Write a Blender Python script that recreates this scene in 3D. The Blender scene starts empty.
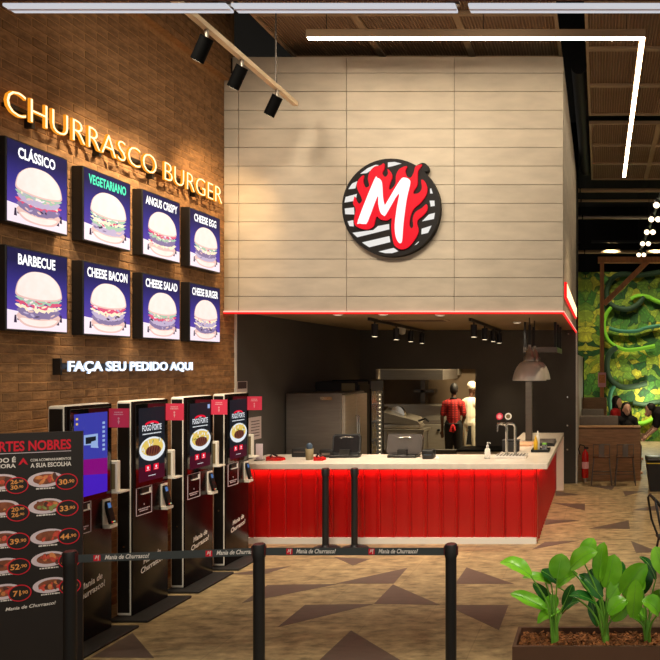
import bpy, bmesh, math, random
from mathutils import Vector, Matrix
random.seed(7)
SC = bpy.context.scene
COL = SC.collection
PI = math.pi

# ------------------------------------------------------------------ camera
F = 700.0; VX, VY, CH = 599.0, 366.0, 2.1      # focal length in px, vanishing point, eye height
cam_d = bpy.data.cameras.new('camera'); cam = bpy.data.objects.new('camera', cam_d); COL.objects.link(cam)
cam.location = (0, 0, CH); cam.rotation_euler = (PI/2, 0, 0)
cam_d.sensor_width = 36; cam_d.lens = 36*F/660
cam_d.shift_x = -(VX-330)/660; cam_d.shift_y = (VY-330)/660
cam_d.clip_start = 0.05; cam_d.clip_end = 100
SC.camera = cam
# ------------------------------------------------------------------ world and exposure
w = bpy.data.worlds.new('world'); SC.world = w; w.use_nodes = True
bg = w.node_tree.nodes['Background']; bg.inputs[0].default_value = (1.0, 0.90, 0.77, 1); bg.inputs[1].default_value = 0.46
SC.view_settings.view_transform = 'Standard'; SC.view_settings.look = 'None'
SC.view_settings.exposure = 0.0; SC.view_settings.gamma = 1.0; SC.view_settings.use_curve_mapping = False

def lamp(kind, name, loc, energy, color, parent=None, target=None, size=0.1, spot=60, blend=0.6, sx=None, sy=None):
    d = bpy.data.lights.new(name, kind); d.energy = energy; d.color = color
    if kind == 'SPOT': d.spot_size = math.radians(spot); d.spot_blend = blend; d.shadow_soft_size = size
    elif kind == 'AREA':
        d.shape = 'RECTANGLE'; d.size = sx or size; d.size_y = sy or size
    else: d.shadow_soft_size = size
    o = bpy.data.objects.new(name, d); COL.objects.link(o); o.location = loc
    if target is not None:
        o.rotation_euler = (Vector(target)-Vector(loc)).to_track_quat('-Z', 'Y').to_euler()
    if parent is not None:
        o.parent = parent; o.location = Vector(loc)-rootloc(parent)
    return o

# ------------------------------------------------------------------ helpers
def lin(c):
    c = c/255.0
    return c/12.92 if c <= 0.04045 else ((c+0.055)/1.055)**2.4
def S(r, g, b): return (lin(r), lin(g), lin(b))
def P(px, py, D): return Vector(((px-VX)*D/F, D, CH-(py-VY)*D/F))
def fl(px, py):
    D = CH*F/(py-VY); return Vector(((px-VX)*D/F, D, 0))

def rootloc(o):
    v = Vector((0, 0, 0))
    while o is not None:
        v += o.location; o = o.parent
    return v
MATS = {}
def mat(name, col, rough=0.5, metal=0.0, emit=None, es=0.0, vary=0.0, scale=5.0, stretch=(1,1,1), bump=0.0, bscale=None, spec=None,
        alpha=1.0, trans=0.0, rnd=0.0, island=False, coat=0.0, col2=None, detail=4, ior=None):
    m = bpy.data.materials.new(name); m.use_nodes = True; MATS[name] = m
    nt = m.node_tree; b = nt.nodes['Principled BSDF']
    b.inputs['Base Color'].default_value = (*col, 1); b.inputs['Roughness'].default_value = rough; b.inputs['Metallic'].default_value = metal
    if spec is not None: b.inputs['Specular IOR Level'].default_value = spec
    if ior: b.inputs['IOR'].default_value = ior
    if trans: b.inputs['Transmission Weight'].default_value = trans
    if coat: b.inputs['Coat Weight'].default_value = coat; b.inputs['Coat Roughness'].default_value = 0.05
    if alpha < 1: b.inputs['Alpha'].default_value = alpha
    if emit is not None:
        b.inputs['Emission Color'].default_value = (*emit, 1); b.inputs['Emission Strength'].default_value = es
    N = nt.nodes.new; L = nt.links.new
    if vary or bump or col2:
        tc = N('ShaderNodeTexCoord'); mp = N('ShaderNodeMapping'); mp.inputs['Scale'].default_value = stretch
        L(tc.outputs['Object'], mp.inputs['Vector'])
        nz = N('ShaderNodeTexNoise'); nz.inputs['Scale'].default_value = scale; nz.inputs['Detail'].default_value = detail
        L(mp.outputs[0], nz.inputs['Vector'])
    last = None
    if vary or col2:
        mix = N('ShaderNodeMix'); mix.data_type = 'RGBA'
        c2 = col2 if col2 else tuple(min(1, c*(1+vary)) for c in col)
        c1 = col if col2 else tuple(c*(1-vary) for c in col)
        mix.inputs['A'].default_value = (*c1, 1); mix.inputs['B'].default_value = (*c2, 1)
        cr = N('ShaderNodeMapRange'); cr.inputs['From Min'].default_value = 0.3; cr.inputs['From Max'].default_value = 0.7
        L(nz.outputs['Fac'], cr.inputs['Value']); L(cr.outputs[0], mix.inputs['Factor'])
        last = mix.outputs['Result']
    if rnd:
        hs = N('ShaderNodeHueSaturation')
        if island:
            g = N('ShaderNodeNewGeometry'); r = g.outputs['Random Per Island']
        else:
            g = N('ShaderNodeObjectInfo'); r = g.outputs['Random']
        mr = N('ShaderNodeMapRange'); mr.inputs['To Min'].default_value = 1-rnd; mr.inputs['To Max'].default_value = 1+rnd
        L(r, mr.inputs['Value']); L(mr.outputs[0], hs.inputs['Value'])
        if last: L(last, hs.inputs['Color'])
        else: hs.inputs['Color'].default_value = (*col, 1)
        last = hs.outputs['Color']
    if last: L(last, b.inputs['Base Color'])
    if bump:
        nb = nz
        if bscale:
            nb = N('ShaderNodeTexNoise'); nb.inputs['Scale'].default_value = bscale; L(mp.outputs[0], nb.inputs['Vector'])
        bp = N('ShaderNodeBump'); bp.inputs['Strength'].default_value = bump; bp.inputs['Distance'].default_value = 0.01
        L(nb.outputs['Fac'], bp.inputs['Height']); L(bp.outputs[0], b.inputs['Normal'])
    return m
def glow(name, col, s):           # self-lit surface (screens, lamps)
    return mat(name, tuple(c*0.12 for c in col), 0.5, emit=col, es=s, spec=0.1)

class MB:
    def __init__(s): s.v = []; s.f = []; s.m = []; s.sm = []
    def add(s, vs, fs, mi=0, smooth=False):
        n = len(s.v); s.v += [tuple(v) for v in vs]
        for f in fs: s.f.append([i+n for i in f]); s.m.append(mi); s.sm.append(smooth)
        return s
    def box(s, x0, x1, y0, y1, z0, z1, mi=0, bev=0.0, seg=2):
        if x0 > x1: x0, x1 = x1, x0
        if y0 > y1: y0, y1 = y1, y0
        if z0 > z1: z0, z1 = z1, z0
        if bev:
            bm = bmesh.new(); bmesh.ops.create_cube(bm, size=1)
            for v in bm.verts: v.co = Vector(((x0+x1)/2+v.co.x*(x1-x0), (y0+y1)/2+v.co.y*(y1-y0), (z0+z1)/2+v.co.z*(z1-z0)))
            bmesh.ops.bevel(bm, geom=list(bm.edges), offset=bev, segments=seg, affect='EDGES', profile=0.5)
            bm.verts.index_update()
            s.add([v.co for v in bm.verts], [[v.index for v in f.verts] for f in bm.faces], mi, seg > 1); bm.free(); return s
        v = [(x0,y0,z0),(x1,y0,z0),(x1,y1,z0),(x0,y1,z0),(x0,y0,z1),(x1,y0,z1),(x1,y1,z1),(x0,y1,z1)]
        return s.add(v, [(3,2,1,0),(4,5,6,7),(0,1,5,4),(1,2,6,5),(2,3,7,6),(3,0,4,7)], mi)
    def frame(s, p0, p1):
        d = (Vector(p1)-Vector(p0)); L = d.length; d = d/L if L else Vector((0,0,1))
        a = Vector((0,0,1)) if abs(d.z) < 0.9 else Vector((1,0,0))
        u = d.cross(a).normalized(); return d, u, d.cross(u)
    def cone(s, p0, r0, p1, r1, n=12, mi=0, caps=True, smooth=True):
        p0 = Vector(p0); p1 = Vector(p1); d, u, v = s.frame(p0, p1)
        vs = []
        for p, r in ((p0, r0), (p1, r1)):
            for k in range(n):
                a = 2*PI*k/n; vs.append(p+u*(r*math.cos(a))+v*(r*math.sin(a)))
        s.add(vs, [(k, (k+1) % n, n+(k+1) % n, n+k) for k in range(n)], mi, smooth)
        if caps:
            s.add(vs[:n], [list(range(n))[::-1]], mi); s.add(vs[n:], [list(range(n))], mi)
        return s
    def tube(s, pts, r, n=8, mi=0, closed=False):
        pts = [Vector(p) for p in pts]; m = len(pts)
        rr = r if isinstance(r, (list, tuple)) else [r]*m
        vs = []; ref = None
        for i, p in enumerate(pts):
            a = pts[i-1] if (i or closed) else pts[i]; b = pts[(i+1) % m] if (i < m-1 or closed) else pts[i]
            d = (b-a).normalized()
            if ref is None:
                ref = d.cross(Vector((0,0,1)) if abs(d.z) < 0.9 else Vector((1,0,0))).normalized()
            u = (ref-d*ref.dot(d)).normalized(); ref = u; v = d.cross(u)
            for k in range(n):
                t = 2*PI*k/n; vs.append(p+u*(rr[i]*math.cos(t))+v*(rr[i]*math.sin(t)))
        fs = []
        for i in range(m if closed else m-1):
            j = (i+1) % m
            for k in range(n): fs.append((i*n+k, i*n+(k+1) % n, j*n+(k+1) % n, j*n+k))
        s.add(vs, fs, mi, True)
        if not closed:
            s.add(vs[:n], [list(range(n))[::-1]], mi); s.add(vs[-n:], [list(range(n))], mi)
        return s
    def lathe(s, c, prof, n=20, mi=0, smooth=True):
        c = Vector(c); vs = []
        for r, z in prof:
            for k in range(n):
                a = 2*PI*k/n; vs.append(c+Vector((r*math.cos(a), r*math.sin(a), z)))
        fs = []
        for i in range(len(prof)-1):
            for k in range(n): fs.append((i*n+k, i*n+(k+1) % n, (i+1)*n+(k+1) % n, (i+1)*n+k))
        s.add(vs, fs, mi, smooth)
        if prof[0][0] > 1e-5: s.add(vs[:n], [list(range(n))[::-1]], mi)
        if prof[-1][0] > 1e-5: s.add(vs[-n:], [list(range(n))], mi)
        return s
    def sphere(s, c, r, n=12, m=8, mi=0, sc=(1,1,1)):
        c = Vector(c); vs = [c+Vector((0,0,-r*sc[2]))]
        for i in range(1, m):
            t = -PI/2+PI*i/m
            for k in range(n):
                a = 2*PI*k/n; vs.append(c+Vector((r*sc[0]*math.cos(t)*math.cos(a), r*sc[1]*math.cos(t)*math.sin(a), r*sc[2]*math.sin(t))))
        vs.append(c+Vector((0,0,r*sc[2]))); top = len(vs)-1
        fs = [(0, 1+(k+1) % n, 1+k) for k in range(n)]
        for i in range(m-2):
            for k in range(n): fs.append((1+i*n+k, 1+i*n+(k+1) % n, 1+(i+1)*n+(k+1) % n, 1+(i+1)*n+k))
        fs += [(1+(m-2)*n+k, 1+(m-2)*n+(k+1) % n, top) for k in range(n)]
        return s.add(vs, fs, mi, True)
    def prism(s, pts, d0, d1, B, mi=0, side=None):
        """polygon in (u,v) of basis B extruded from height d0 to d1 along the normal"""
        n = len(pts); vs = [B.p(u, v, d0) for u, v in pts]+[B.p(u, v, d1) for u, v in pts]
        s.add(vs, [list(range(n, 2*n))], mi); s.add(vs, [list(range(n))[::-1]], mi)
        s.add(vs, [(k, (k+1) % n, n+(k+1) % n, n+k) for k in range(n)], mi if side is None else side)
        return s
    def poly(s, pts, B, d, mi=0):
        a = sum(pts[i][0]*pts[(i+1) % len(pts)][1]-pts[(i+1) % len(pts)][0]*pts[i][1] for i in range(len(pts)))
        if a < 0: pts = pts[::-1]
        return s.add([B.p(u, v, d) for u, v in pts], [list(range(len(pts)))], mi)
    def rect(s, B, u0, v0, u1, v1, d, mi=0): return s.poly([(u0,v0),(u1,v0),(u1,v1),(u0,v1)], B, d, mi)
    def ell(s, B, cu, cv, ru, rv, d, mi=0, n=24, rot=0):
        c, q = math.cos(rot), math.sin(rot); pts = []
        for k in range(n):
            a = 2*PI*k/n; x, y = ru*math.cos(a), rv*math.sin(a); pts.append((cu+x*c-y*q, cv+x*q+y*c))
        return s.poly(pts, B, d, mi)
    def text(s, B, body, cu, cv, size, d, mi=0, align='c', bold=0.0, shear=0.0, wid=None, rot=0.0, ext=0.0, side=None):
        vs, fs, nz = textmesh(body, round(bold, 4), shear, ext/size if size else 0)
        x0 = min(v[0] for v in vs); x1 = max(v[0] for v in vs); sx = size
        if wid: sx = wid/(x1-x0)
        off = {'c': -(x0+x1)/2, 'l': -x0, 'r': -x1}[align]
        c, q = math.cos(rot), math.sin(rot); out = []
        for x, y, z in vs:
            u = (x+off)*sx; v = y*size; out.append(B.p(cu+u*c-v*q, cv+u*q+v*c, d+z*size))
        n = len(s.v); s.v += [tuple(o) for o in out]
        for f, k in zip(fs, nz):
            s.f.append([i+n for i in f]); s.m.append(mi if (side is None or k > 0.5) else side); s.sm.append(False)
        return s
    def build(s, name, mats, parent=None, local=False, loc=None):
        me = bpy.data.meshes.new(name)
        off = Vector((0,0,0)) if (local or parent is None) else rootloc(parent)
        if parent is None and loc is not None: off = Vector(loc)
        me.from_pydata([tuple(Vector(v)-off) for v in s.v], [], s.f)
        if not isinstance(mats, (list, tuple)): mats = [mats]
        for m in mats: me.materials.append(MATS[m] if isinstance(m, str) else m)
        me.polygons.foreach_set('material_index', s.m); me.polygons.foreach_set('use_smooth', s.sm)
        me.update()
        o = bpy.data.objects.new(name, me); COL.objects.link(o)
        if parent is not None: o.parent = parent
        elif loc is not None: o.location = loc
        return o
class Basis:
    def __init__(s, O, U, V=(0,0,1)):
        s.O = Vector(O); s.U = Vector(U).normalized(); s.V = Vector(V).normalized(); s.N = s.U.cross(s.V)
    def p(s, u, v, d=0.0): return s.O+s.U*u+s.V*v+s.N*d
_TX = {}
def textmesh(body, bold, shear, ext):
    k = (body, bold, shear, round(ext, 4))
    if k in _TX: return _TX[k]
    c = bpy.data.curves.new('t', 'FONT'); c.body = body; c.size = 1.0; c.offset = bold; c.shear = shear; c.extrude = ext; c.resolution_u = 3
    o = bpy.data.objects.new('t', c); me = bpy.data.meshes.new_from_object(o)
    vs = [tuple(v.co) for v in me.vertices]; fs = [list(p.vertices) for p in me.polygons]; nz = [p.normal.z for p in me.polygons]
    bpy.data.objects.remove(o); bpy.data.meshes.remove(me); bpy.data.curves.remove(c)
    _TX[k] = (vs, fs, nz); return _TX[k]
def catmull(pts, n=5, closed=True):
    out = []; m = len(pts)
    for i in range(m if closed else m-1):
        def g(j): return pts[j % m] if closed else pts[max(0, min(m-1, j))]
        p0, p1, p2, p3 = g(i-1), g(i), g(i+1), g(i+2)
        for k in range(n):
            t = k/n
            out.append(tuple(0.5*((2*b)+(-a+c)*t+(2*a-5*b+4*c-d)*t*t+(-a+3*b-3*c+d)*t**3) for a, b, c, d in zip(p0, p1, p2, p3)))
    if not closed: out.append(tuple(pts[-1]))
    return out
def tag(o, label, cat=None, group=None, kind=None):
    o['label'] = label
    if cat: o['category'] = cat
    if group: o['group'] = group
    if kind: o['kind'] = kind
    return o
def thing(name, label, cat, loc=(0,0,0), group=None):
    o = bpy.data.objects.new(name, None); COL.objects.link(o); o.location = loc; o.empty_display_size = 0.1
    return tag(o, label, cat, group)
def struct(o, label): o['kind'] = 'structure'; o['label'] = label; return o
def inst(name, me, loc, parent):
    o = bpy.data.objects.new(name, me); COL.objects.link(o); o.parent = parent; o.location = loc; return o
def stuffpart(o): o['kind'] = 'stuff'; return o
def remesh(name, mb, voxel, mats, parent=None, smooth=2, loc=(0,0,0), pick=None):
    """one continuous skin over overlapping closed shapes"""
    me = bpy.data.meshes.new('tmp'); me.from_pydata([tuple(v) for v in mb.v], [], mb.f)
    t = bpy.data.objects.new('tmp', me); COL.objects.link(t)
    r = t.modifiers.new('r', 'REMESH'); r.mode = 'VOXEL'; r.voxel_size = voxel
    q = t.modifiers.new('s', 'SMOOTH'); q.factor = 0.5; q.iterations = smooth
    dg = bpy.context.evaluated_depsgraph_get()
    out = bpy.data.meshes.new_from_object(t.evaluated_get(dg)); out.name = name
    bpy.data.objects.remove(t); bpy.data.meshes.remove(me)
    out.materials.clear()
    for m in (mats if isinstance(mats, (list, tuple)) else [mats]): out.materials.append(MATS[m])
    for p in out.polygons: p.use_smooth = True
    o = bpy.data.objects.new(name, out); COL.objects.link(o)
    if parent is not None: o.parent = parent
    else: o.location = loc
    return o

# ------------------------------------------------------------------ materials
mat('mortar', S(176, 132, 86), 0.95, vary=0.2, scale=30)
mat('brick', S(146, 107, 69), 0.85, vary=0.32, scale=14, stretch=(1, 1, 2), bump=0.4, bscale=45, rnd=0.17)
mat('brick_far', S(146, 107, 69), 0.85, vary=0.32, scale=14, stretch=(1, 1, 2), bump=0.4, bscale=45, rnd=0.17, island=True)
mat('board', S(196, 182, 162), 0.75, vary=0.10, scale=3, stretch=(1, 1, 3), rnd=0.05, bump=0.06, bscale=60)
mat('joint', S(70, 58, 45), 0.9)
mat('charcoal', S(74, 69, 64), 0.75, vary=0.08, scale=2)
mat('kitchen_ceiling', S(138, 114, 84), 0.9, vary=0.05)
mat('white_trim', S(225, 222, 214), 0.5)
mat('ceiling_black', S(9, 8, 7), 0.95, vary=0.1)
mat('bar_brown', S(176, 146, 112), 0.55)
mat('rail_tan', S(246, 222, 184), 0.5)
mat('panel_red', S(168, 3, 4), 0.34, vary=0.04, scale=3, stretch=(2, 2, .4), coat=0.2, rnd=0.05)
mat('cream', S(252, 244, 230), 0.35, vary=0.04, scale=6)
mat('stone', S(232, 220, 206), 0.25, vary=0.05, scale=14)
mat('steel', S(172, 162, 148), 0.36, metal=0.6, vary=0.08, scale=4, stretch=(1, 1, 12))
mat('steel_dark', S(114, 106, 99), 0.4, metal=0.55, vary=0.1, scale=3, stretch=(1, 1, 14))
mat('lamp_shade', S(216, 209, 199), 0.36, metal=0.35)
mat('till_grey', S(92, 86, 82), 0.3, metal=0.3)
mat('tray_steel', S(226, 220, 212), 0.35, metal=0.2)
mat('chrome', S(215, 212, 205), 0.14, metal=1.0)
mat('black', S(18, 17, 17), 0.45)
mat('black_gloss', S(20, 14, 14), 0.22, spec=0.3)
mat('black_soft', S(26, 24, 24), 0.65, vary=0.1)
mat('black_metal', S(22, 22, 24), 0.5)
mat('black_matte', S(8, 8, 8), 0.7, spec=0.05)
mat('glass_black', S(10, 10, 13), 0.06, spec=0.7)
mat('tape', S(66, 74, 77), 0.6)
mat('cap_red', S(84, 26, 28), 0.6)
mat('print_white', S(250, 246, 242), 0.6)
mat('print_red', S(236, 24, 54), 0.55)
mat('flag_red', S(236, 62, 92), 0.5)
mat('flag_pale', S(250, 180, 186), 0.5)
mat('board_black', S(40, 35, 34), 0.4, vary=0.04)
mat('wood', S(172, 132, 94), 0.5, vary=0.25, scale=4, stretch=(1, 6, 9), bump=0.03)
mat('wood_dark', S(92, 58, 32), 0.5, vary=0.2, scale=4, stretch=(6, 6, 1))
mat('timber', S(206, 132, 72), 0.5, vary=0.2, scale=4, stretch=(6, 6, 1))
mat('grey_fabric', S(120, 112, 104), 0.9, vary=0.08, scale=20)
mat('red_gloss', S(200, 18, 14), 0.25, coat=0.4)
mat('rubber', S(14, 14, 14), 0.7)
mat('skin_dark', S(92, 58, 40), 0.55)
mat('skin', S(236, 190, 162), 0.55)
mat('hair', S(22, 17, 15), 0.6)
mat('white_cloth', S(238, 226, 200), 0.85)
mat('black_cloth', S(24, 23, 24), 0.85)
mat('red_cloth', S(196, 26, 30), 0.8)
mat('planter_brown', S(96, 66, 48), 0.55, vary=0.06)
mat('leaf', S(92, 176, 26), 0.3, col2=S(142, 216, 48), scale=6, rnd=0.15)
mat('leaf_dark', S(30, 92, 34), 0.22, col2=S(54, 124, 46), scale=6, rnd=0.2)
mat('stem', S(116, 180, 60), 0.45)
mat('mulch', S(140, 88, 48), 0.9, vary=0.4, scale=40, rnd=0.5, island=True)
mat('inlay', S(92, 76, 66), 0.55, vary=0.12, scale=9, stretch=(1, 3, 1))
mat('tube_dark', S(26, 52, 26), 0.75, bump=0.3, scale=60)
mat('tube_light', S(112, 176, 26), 0.75)
mat('tube_teal', S(52, 112, 84), 0.75)
mat('paper', S(196, 178, 176), 0.7)
mat('ink', S(62, 40, 44), 0.7)
mat('clear', S(235, 238, 240), 0.08, trans=0.85, ior=1.3)
mat('mustard', S(214, 170, 24), 0.35)
mat('yellow_trim', S(206, 182, 40), 0.5)
mat('blue_dark', S(58, 76, 96), 0.5)
mat('tan_plastic', S(128, 112, 78), 0.6)
mat('cutting', S(206, 160, 124), 0.6)
glow('led_white', (1.0, 0.86, 0.66), 6.0)
glow('led_line', (1.0, 0.84, 0.60), 26.0)
glow('led_red', (1.0, 0.012, 0.012), 1.2)
glow('led_redhot', (1.0, 0.42, 0.33), 1.6)
glow('led_counter', (1.0, 0.30, 0.18), 3.0)
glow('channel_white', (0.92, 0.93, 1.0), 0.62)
glow('letter_face', (1.0, 0.84, 0.46), 1.7)
glow('letter_edge', (1.0, 0.34, 0.02), 0.95)
glow('neon_white', (0.86, 0.92, 1.0), 1.6)
glow('neon_edge', (0.62, 0.76, 1.0), 0.9)
glow('dim_lens', (1.0, 0.84, 0.62), 0.9)
glow('warm_lens', (1.0, 0.80, 0.52), 3.5)
glow('menu_bg', S(46, 42, 112), 0.8)
glow('menu_bg2', S(86, 66, 178), 0.75)
glow('menu_white', S(255, 255, 255), 1.25)
glow('menu_green', S(90, 250, 200), 0.95)
glow('menu_bun', S(255, 240, 232), 0.98)
glow('menu_bun2', S(244, 204, 196), 0.9)
glow('menu_table', S(250, 234, 244), 1.0)
glow('menu_patty', S(150, 132, 176), 0.8)
glow('menu_patty2', S(206, 190, 222), 0.85)
glow('menu_lettuce', S(178, 214, 186), 0.85)
glow('menu_red', S(232, 92, 128), 0.9)
glow('menu_cheese', S(255, 236, 205), 1.0)
glow('menu_dark', S(70, 52, 84), 0.6)
glow('logo_white', (1.0, 0.97, 0.95), 1.05)
glow('logo_red', S(238, 18, 40), 0.95)
glow('logo_halo', S(250, 96, 116), 0.95)
mat('logo_black', S(24, 20, 20), 0.6, spec=0.2)
glow('logo_stripe', S(244, 242, 240), 0.8)
glow('scr_dark', S(24, 30, 38), 0.9)
glow('scr_terminal', S(90, 130, 190), 0.7)
glow('scr_blue', S(58, 62, 168), 0.9)
glow('scr_purple', S(70, 30, 190), 0.9)
glow('scr_magenta', S(140, 12, 130), 0.8)
glow('scr_white', S(226, 232, 238), 0.95)
glow('scr_sky', S(150, 178, 226), 0.9)
glow('scr_red', S(232, 18, 52), 0.95)
glow('scr_maroon', S(70, 10, 34), 0.8)
glow('scr_yellow', S(226, 196, 96), 0.95)
glow('scr_green', S(150, 150, 60), 0.8)
glow('scr_brown', S(116, 66, 44), 0.8)
mat('plate_white', S(240, 226, 238), 0.5)
mat('food_brown', S(150, 86, 60), 0.6, vary=0.35, scale=30)
mat('food_orange', S(240, 150, 90), 0.6, vary=0.25, scale=40)
mat('food_dark', S(100, 62, 54), 0.6, vary=0.3, scale=40)
mat('food_green', S(150, 162, 90), 0.6, vary=0.3, scale=40)
mat('food_red', S(226, 90, 70), 0.6, vary=0.3, scale=40)
mat('price', S(255, 176, 96), 0.5)
def menu_bg():
    m = MATS['menu_bg']; nt = m.node_tree; b = nt.nodes['Principled BSDF']; N = nt.nodes.new; L = nt.links.new
    tc = N('ShaderNodeTexCoord'); sp = N('ShaderNodeSeparateXYZ'); L(tc.outputs['Generated'], sp.inputs[0])
    cr = N('ShaderNodeValToRGB'); e = cr.color_ramp.elements; e[0].position = 0.15; e[0].color = (*S(112, 84, 196), 1); e[1].position = 0.85; e[1].color = (*S(34, 32, 78), 1)
    k = e.new(0.5); k.color = (*S(70, 60, 160), 1)
    L(sp.outputs['Z'], cr.inputs[0]); L(cr.outputs[0], b.inputs['Emission Color'])
menu_bg()
def bun_mat():
    m = MATS['menu_bun']; nt = m.node_tree; b = nt.nodes['Principled BSDF']; N = nt.nodes.new; L = nt.links.new
    tc = N('ShaderNodeTexCoord'); nz = N('ShaderNodeTexNoise'); nz.inputs['Scale'].default_value = 12; L(tc.outputs['Object'], nz.inputs[0])
    mx = N('ShaderNodeMix'); mx.data_type = 'RGBA'; mx.inputs['A'].default_value = (*S(255, 226, 214), 1); mx.inputs['B'].default_value = (*S(255, 250, 246), 1); L(nz.outputs['Fac'], mx.inputs['Factor']); L(mx.outputs['Result'], b.inputs['Emission Color'])
bun_mat()
# floor: warm vinyl planks
def floor_mat():
    m = mat('floor_vinyl', S(170, 138, 96), 0.55, spec=0.35); nt = m.node_tree; b = nt.nodes['Principled BSDF']; N = nt.nodes.new; L = nt.links.new
    tc = N('ShaderNodeTexCoord'); mp = N('ShaderNodeMapping'); mp.inputs['Scale'].default_value = (1.0, 2.2, 1); L(tc.outputs['Object'], mp.inputs[0])
    n1 = N('ShaderNodeTexNoise'); n1.inputs['Scale'].default_value = 5.5; n1.inputs['Detail'].default_value = 7; n1.inputs['Roughness'].default_value = 0.65; L(mp.outputs[0], n1.inputs[0])
    br = N('ShaderNodeTexBrick'); br.inputs['Scale'].default_value = 1.0; br.inputs['Brick Width'].default_value = 0.95; br.inputs['Row Height'].default_value = 0.95
    br.inputs['Mortar Size'].default_value = 0.004; br.inputs['Color1'].default_value = (0.92,0.92,0.92,1); br.inputs['Color2'].default_value = (1.08,1.06,1.02,1); br.inputs['Mortar'].default_value = (0.8,0.78,0.75,1)
    L(tc.outputs['Object'], br.inputs['Vector'])
    mx = N('ShaderNodeMix'); mx.data_type = 'RGBA'; mx.inputs['A'].default_value = (*S(112, 97, 70), 1); mx.inputs['B'].default_value = (*S(184, 162, 122), 1)
    mr = N('ShaderNodeMapRange'); mr.inputs['From Min'].default_value = 0.34; mr.inputs['From Max'].default_value = 0.66; L(n1.outputs['Fac'], mr.inputs[0]); L(mr.outputs[0], mx.inputs['Factor'])
    mu = N('ShaderNodeMix'); mu.data_type = 'RGBA'; mu.blend_type = 'MULTIPLY'; mu.inputs['Factor'].default_value = 1
    L(mx.outputs['Result'], mu.inputs['A']); L(br.outputs['Color'], mu.inputs['B']); L(mu.outputs['Result'], b.inputs['Base Color'])
floor_mat()
def tray_mat():
    m = mat('tray', S(92, 66, 44), 0.7); nt = m.node_tree; b = nt.nodes['Principled BSDF']; N = nt.nodes.new; L = nt.links.new
    tc = N('ShaderNodeTexCoord'); wv = N('ShaderNodeTexWave'); wv.inputs['Scale'].default_value = 9; L(tc.outputs['Object'], wv.inputs[0])
    bp = N('ShaderNodeBump'); bp.inputs['Strength'].default_value = 0.8; bp.inputs['Distance'].default_value = 0.02; L(wv.outputs['Fac'], bp.inputs['Height']); L(bp.outputs[0], b.inputs['Normal'])
    mx = N('ShaderNodeMix'); mx.data_type = 'RGBA'; mx.inputs['A'].default_value = (*S(130, 100, 74), 1); mx.inputs['B'].default_value = (*S(165, 130, 98), 1)
    L(wv.outputs['Fac'], mx.inputs['Factor']); L(mx.outputs['Result'], b.inputs['Base Color'])
tray_mat()
def mural_mat():
    m = mat('mural', S(80, 130, 30), 0.7); nt = m.node_tree; b = nt.nodes['Principled BSDF']; N = nt.nodes.new; L = nt.links.new
    tc = N('ShaderNodeTexCoord'); mp = N('ShaderNodeMapping'); L(tc.outputs['Object'], mp.inputs[0])
    nz = N('ShaderNodeTexNoise'); nz.inputs['Scale'].default_value = 1.4; nz.inputs['Detail'].default_value = 3; L(mp.outputs[0], nz.inputs[0])
    ad = N('ShaderNodeVectorMath'); ad.operation = 'MULTIPLY_ADD'; L(nz.outputs['Color'], ad.inputs[0]); ad.inputs[1].default_value = (.8,.8,.8); L(mp.outputs[0], ad.inputs[2])
    v1 = N('ShaderNodeTexVoronoi'); v1.inputs['Scale'].default_value = 4.6; L(ad.outputs[0], v1.inputs['Vector'])
    v2 = N('ShaderNodeTexVoronoi'); v2.feature = 'DISTANCE_TO_EDGE'; v2.inputs['Scale'].default_value = 4.6; L(ad.outputs[0], v2.inputs['Vector'])
    sp = N('ShaderNodeSeparateColor'); L(v1.outputs['Color'], sp.inputs[0])
    cr = N('ShaderNodeValToRGB'); e = cr.color_ramp.elements; e[0].position = 0; e[0].color = (*S(30, 84, 26), 1); e[1].position = 1; e[1].color = (*S(196, 200, 40), 1)
    for p, c in ((0.16, S(70, 128, 36)), (0.36, S(112, 150, 40)), (0.56, S(150, 172, 44)), (0.76, S(196, 192, 50))):
        k = e.new(p); k.color = (*c, 1)
    cr.color_ramp.interpolation = 'CONSTANT'
    L(sp.outputs[0], cr.inputs[0])
    e2 = N('ShaderNodeMapRange'); e2.inputs['From Min'].default_value = 0.0; e2.inputs['From Max'].default_value = 0.06; e2.inputs['To Min'].default_value = 0.35; L(v2.outputs['Distance'], e2.inputs[0])
    mu = N('ShaderNodeMix'); mu.data_type = 'RGBA'; mu.blend_type = 'MULTIPLY'; mu.inputs['Factor'].default_value = 1
    v3 = N('ShaderNodeTexVoronoi'); v3.inputs['Scale'].default_value = 15; L(ad.outputs[0], v3.inputs['Vector'])
    e3 = N('ShaderNodeMapRange'); e3.inputs['From Min'].default_value = 0.1; e3.inputs['From Max'].default_value = 0.6; e3.inputs['To Min'].default_value = 1.15; e3.inputs['To Max'].default_value = 0.62; L(v3.outputs['Distance'], e3.inputs[0])
    mv = N('ShaderNodeMix'); mv.data_type = 'RGBA'; mv.blend_type = 'MULTIPLY'; mv.inputs['Factor'].default_value = 1
    L(cr.outputs[0], mu.inputs['A']); L(e2.outputs[0], mu.inputs['B']); L(mu.outputs['Result'], mv.inputs['A']); L(e3.outputs[0], mv.inputs['B']); L(mv.outputs['Result'], b.inputs['Base Color'])
mural_mat()
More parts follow.
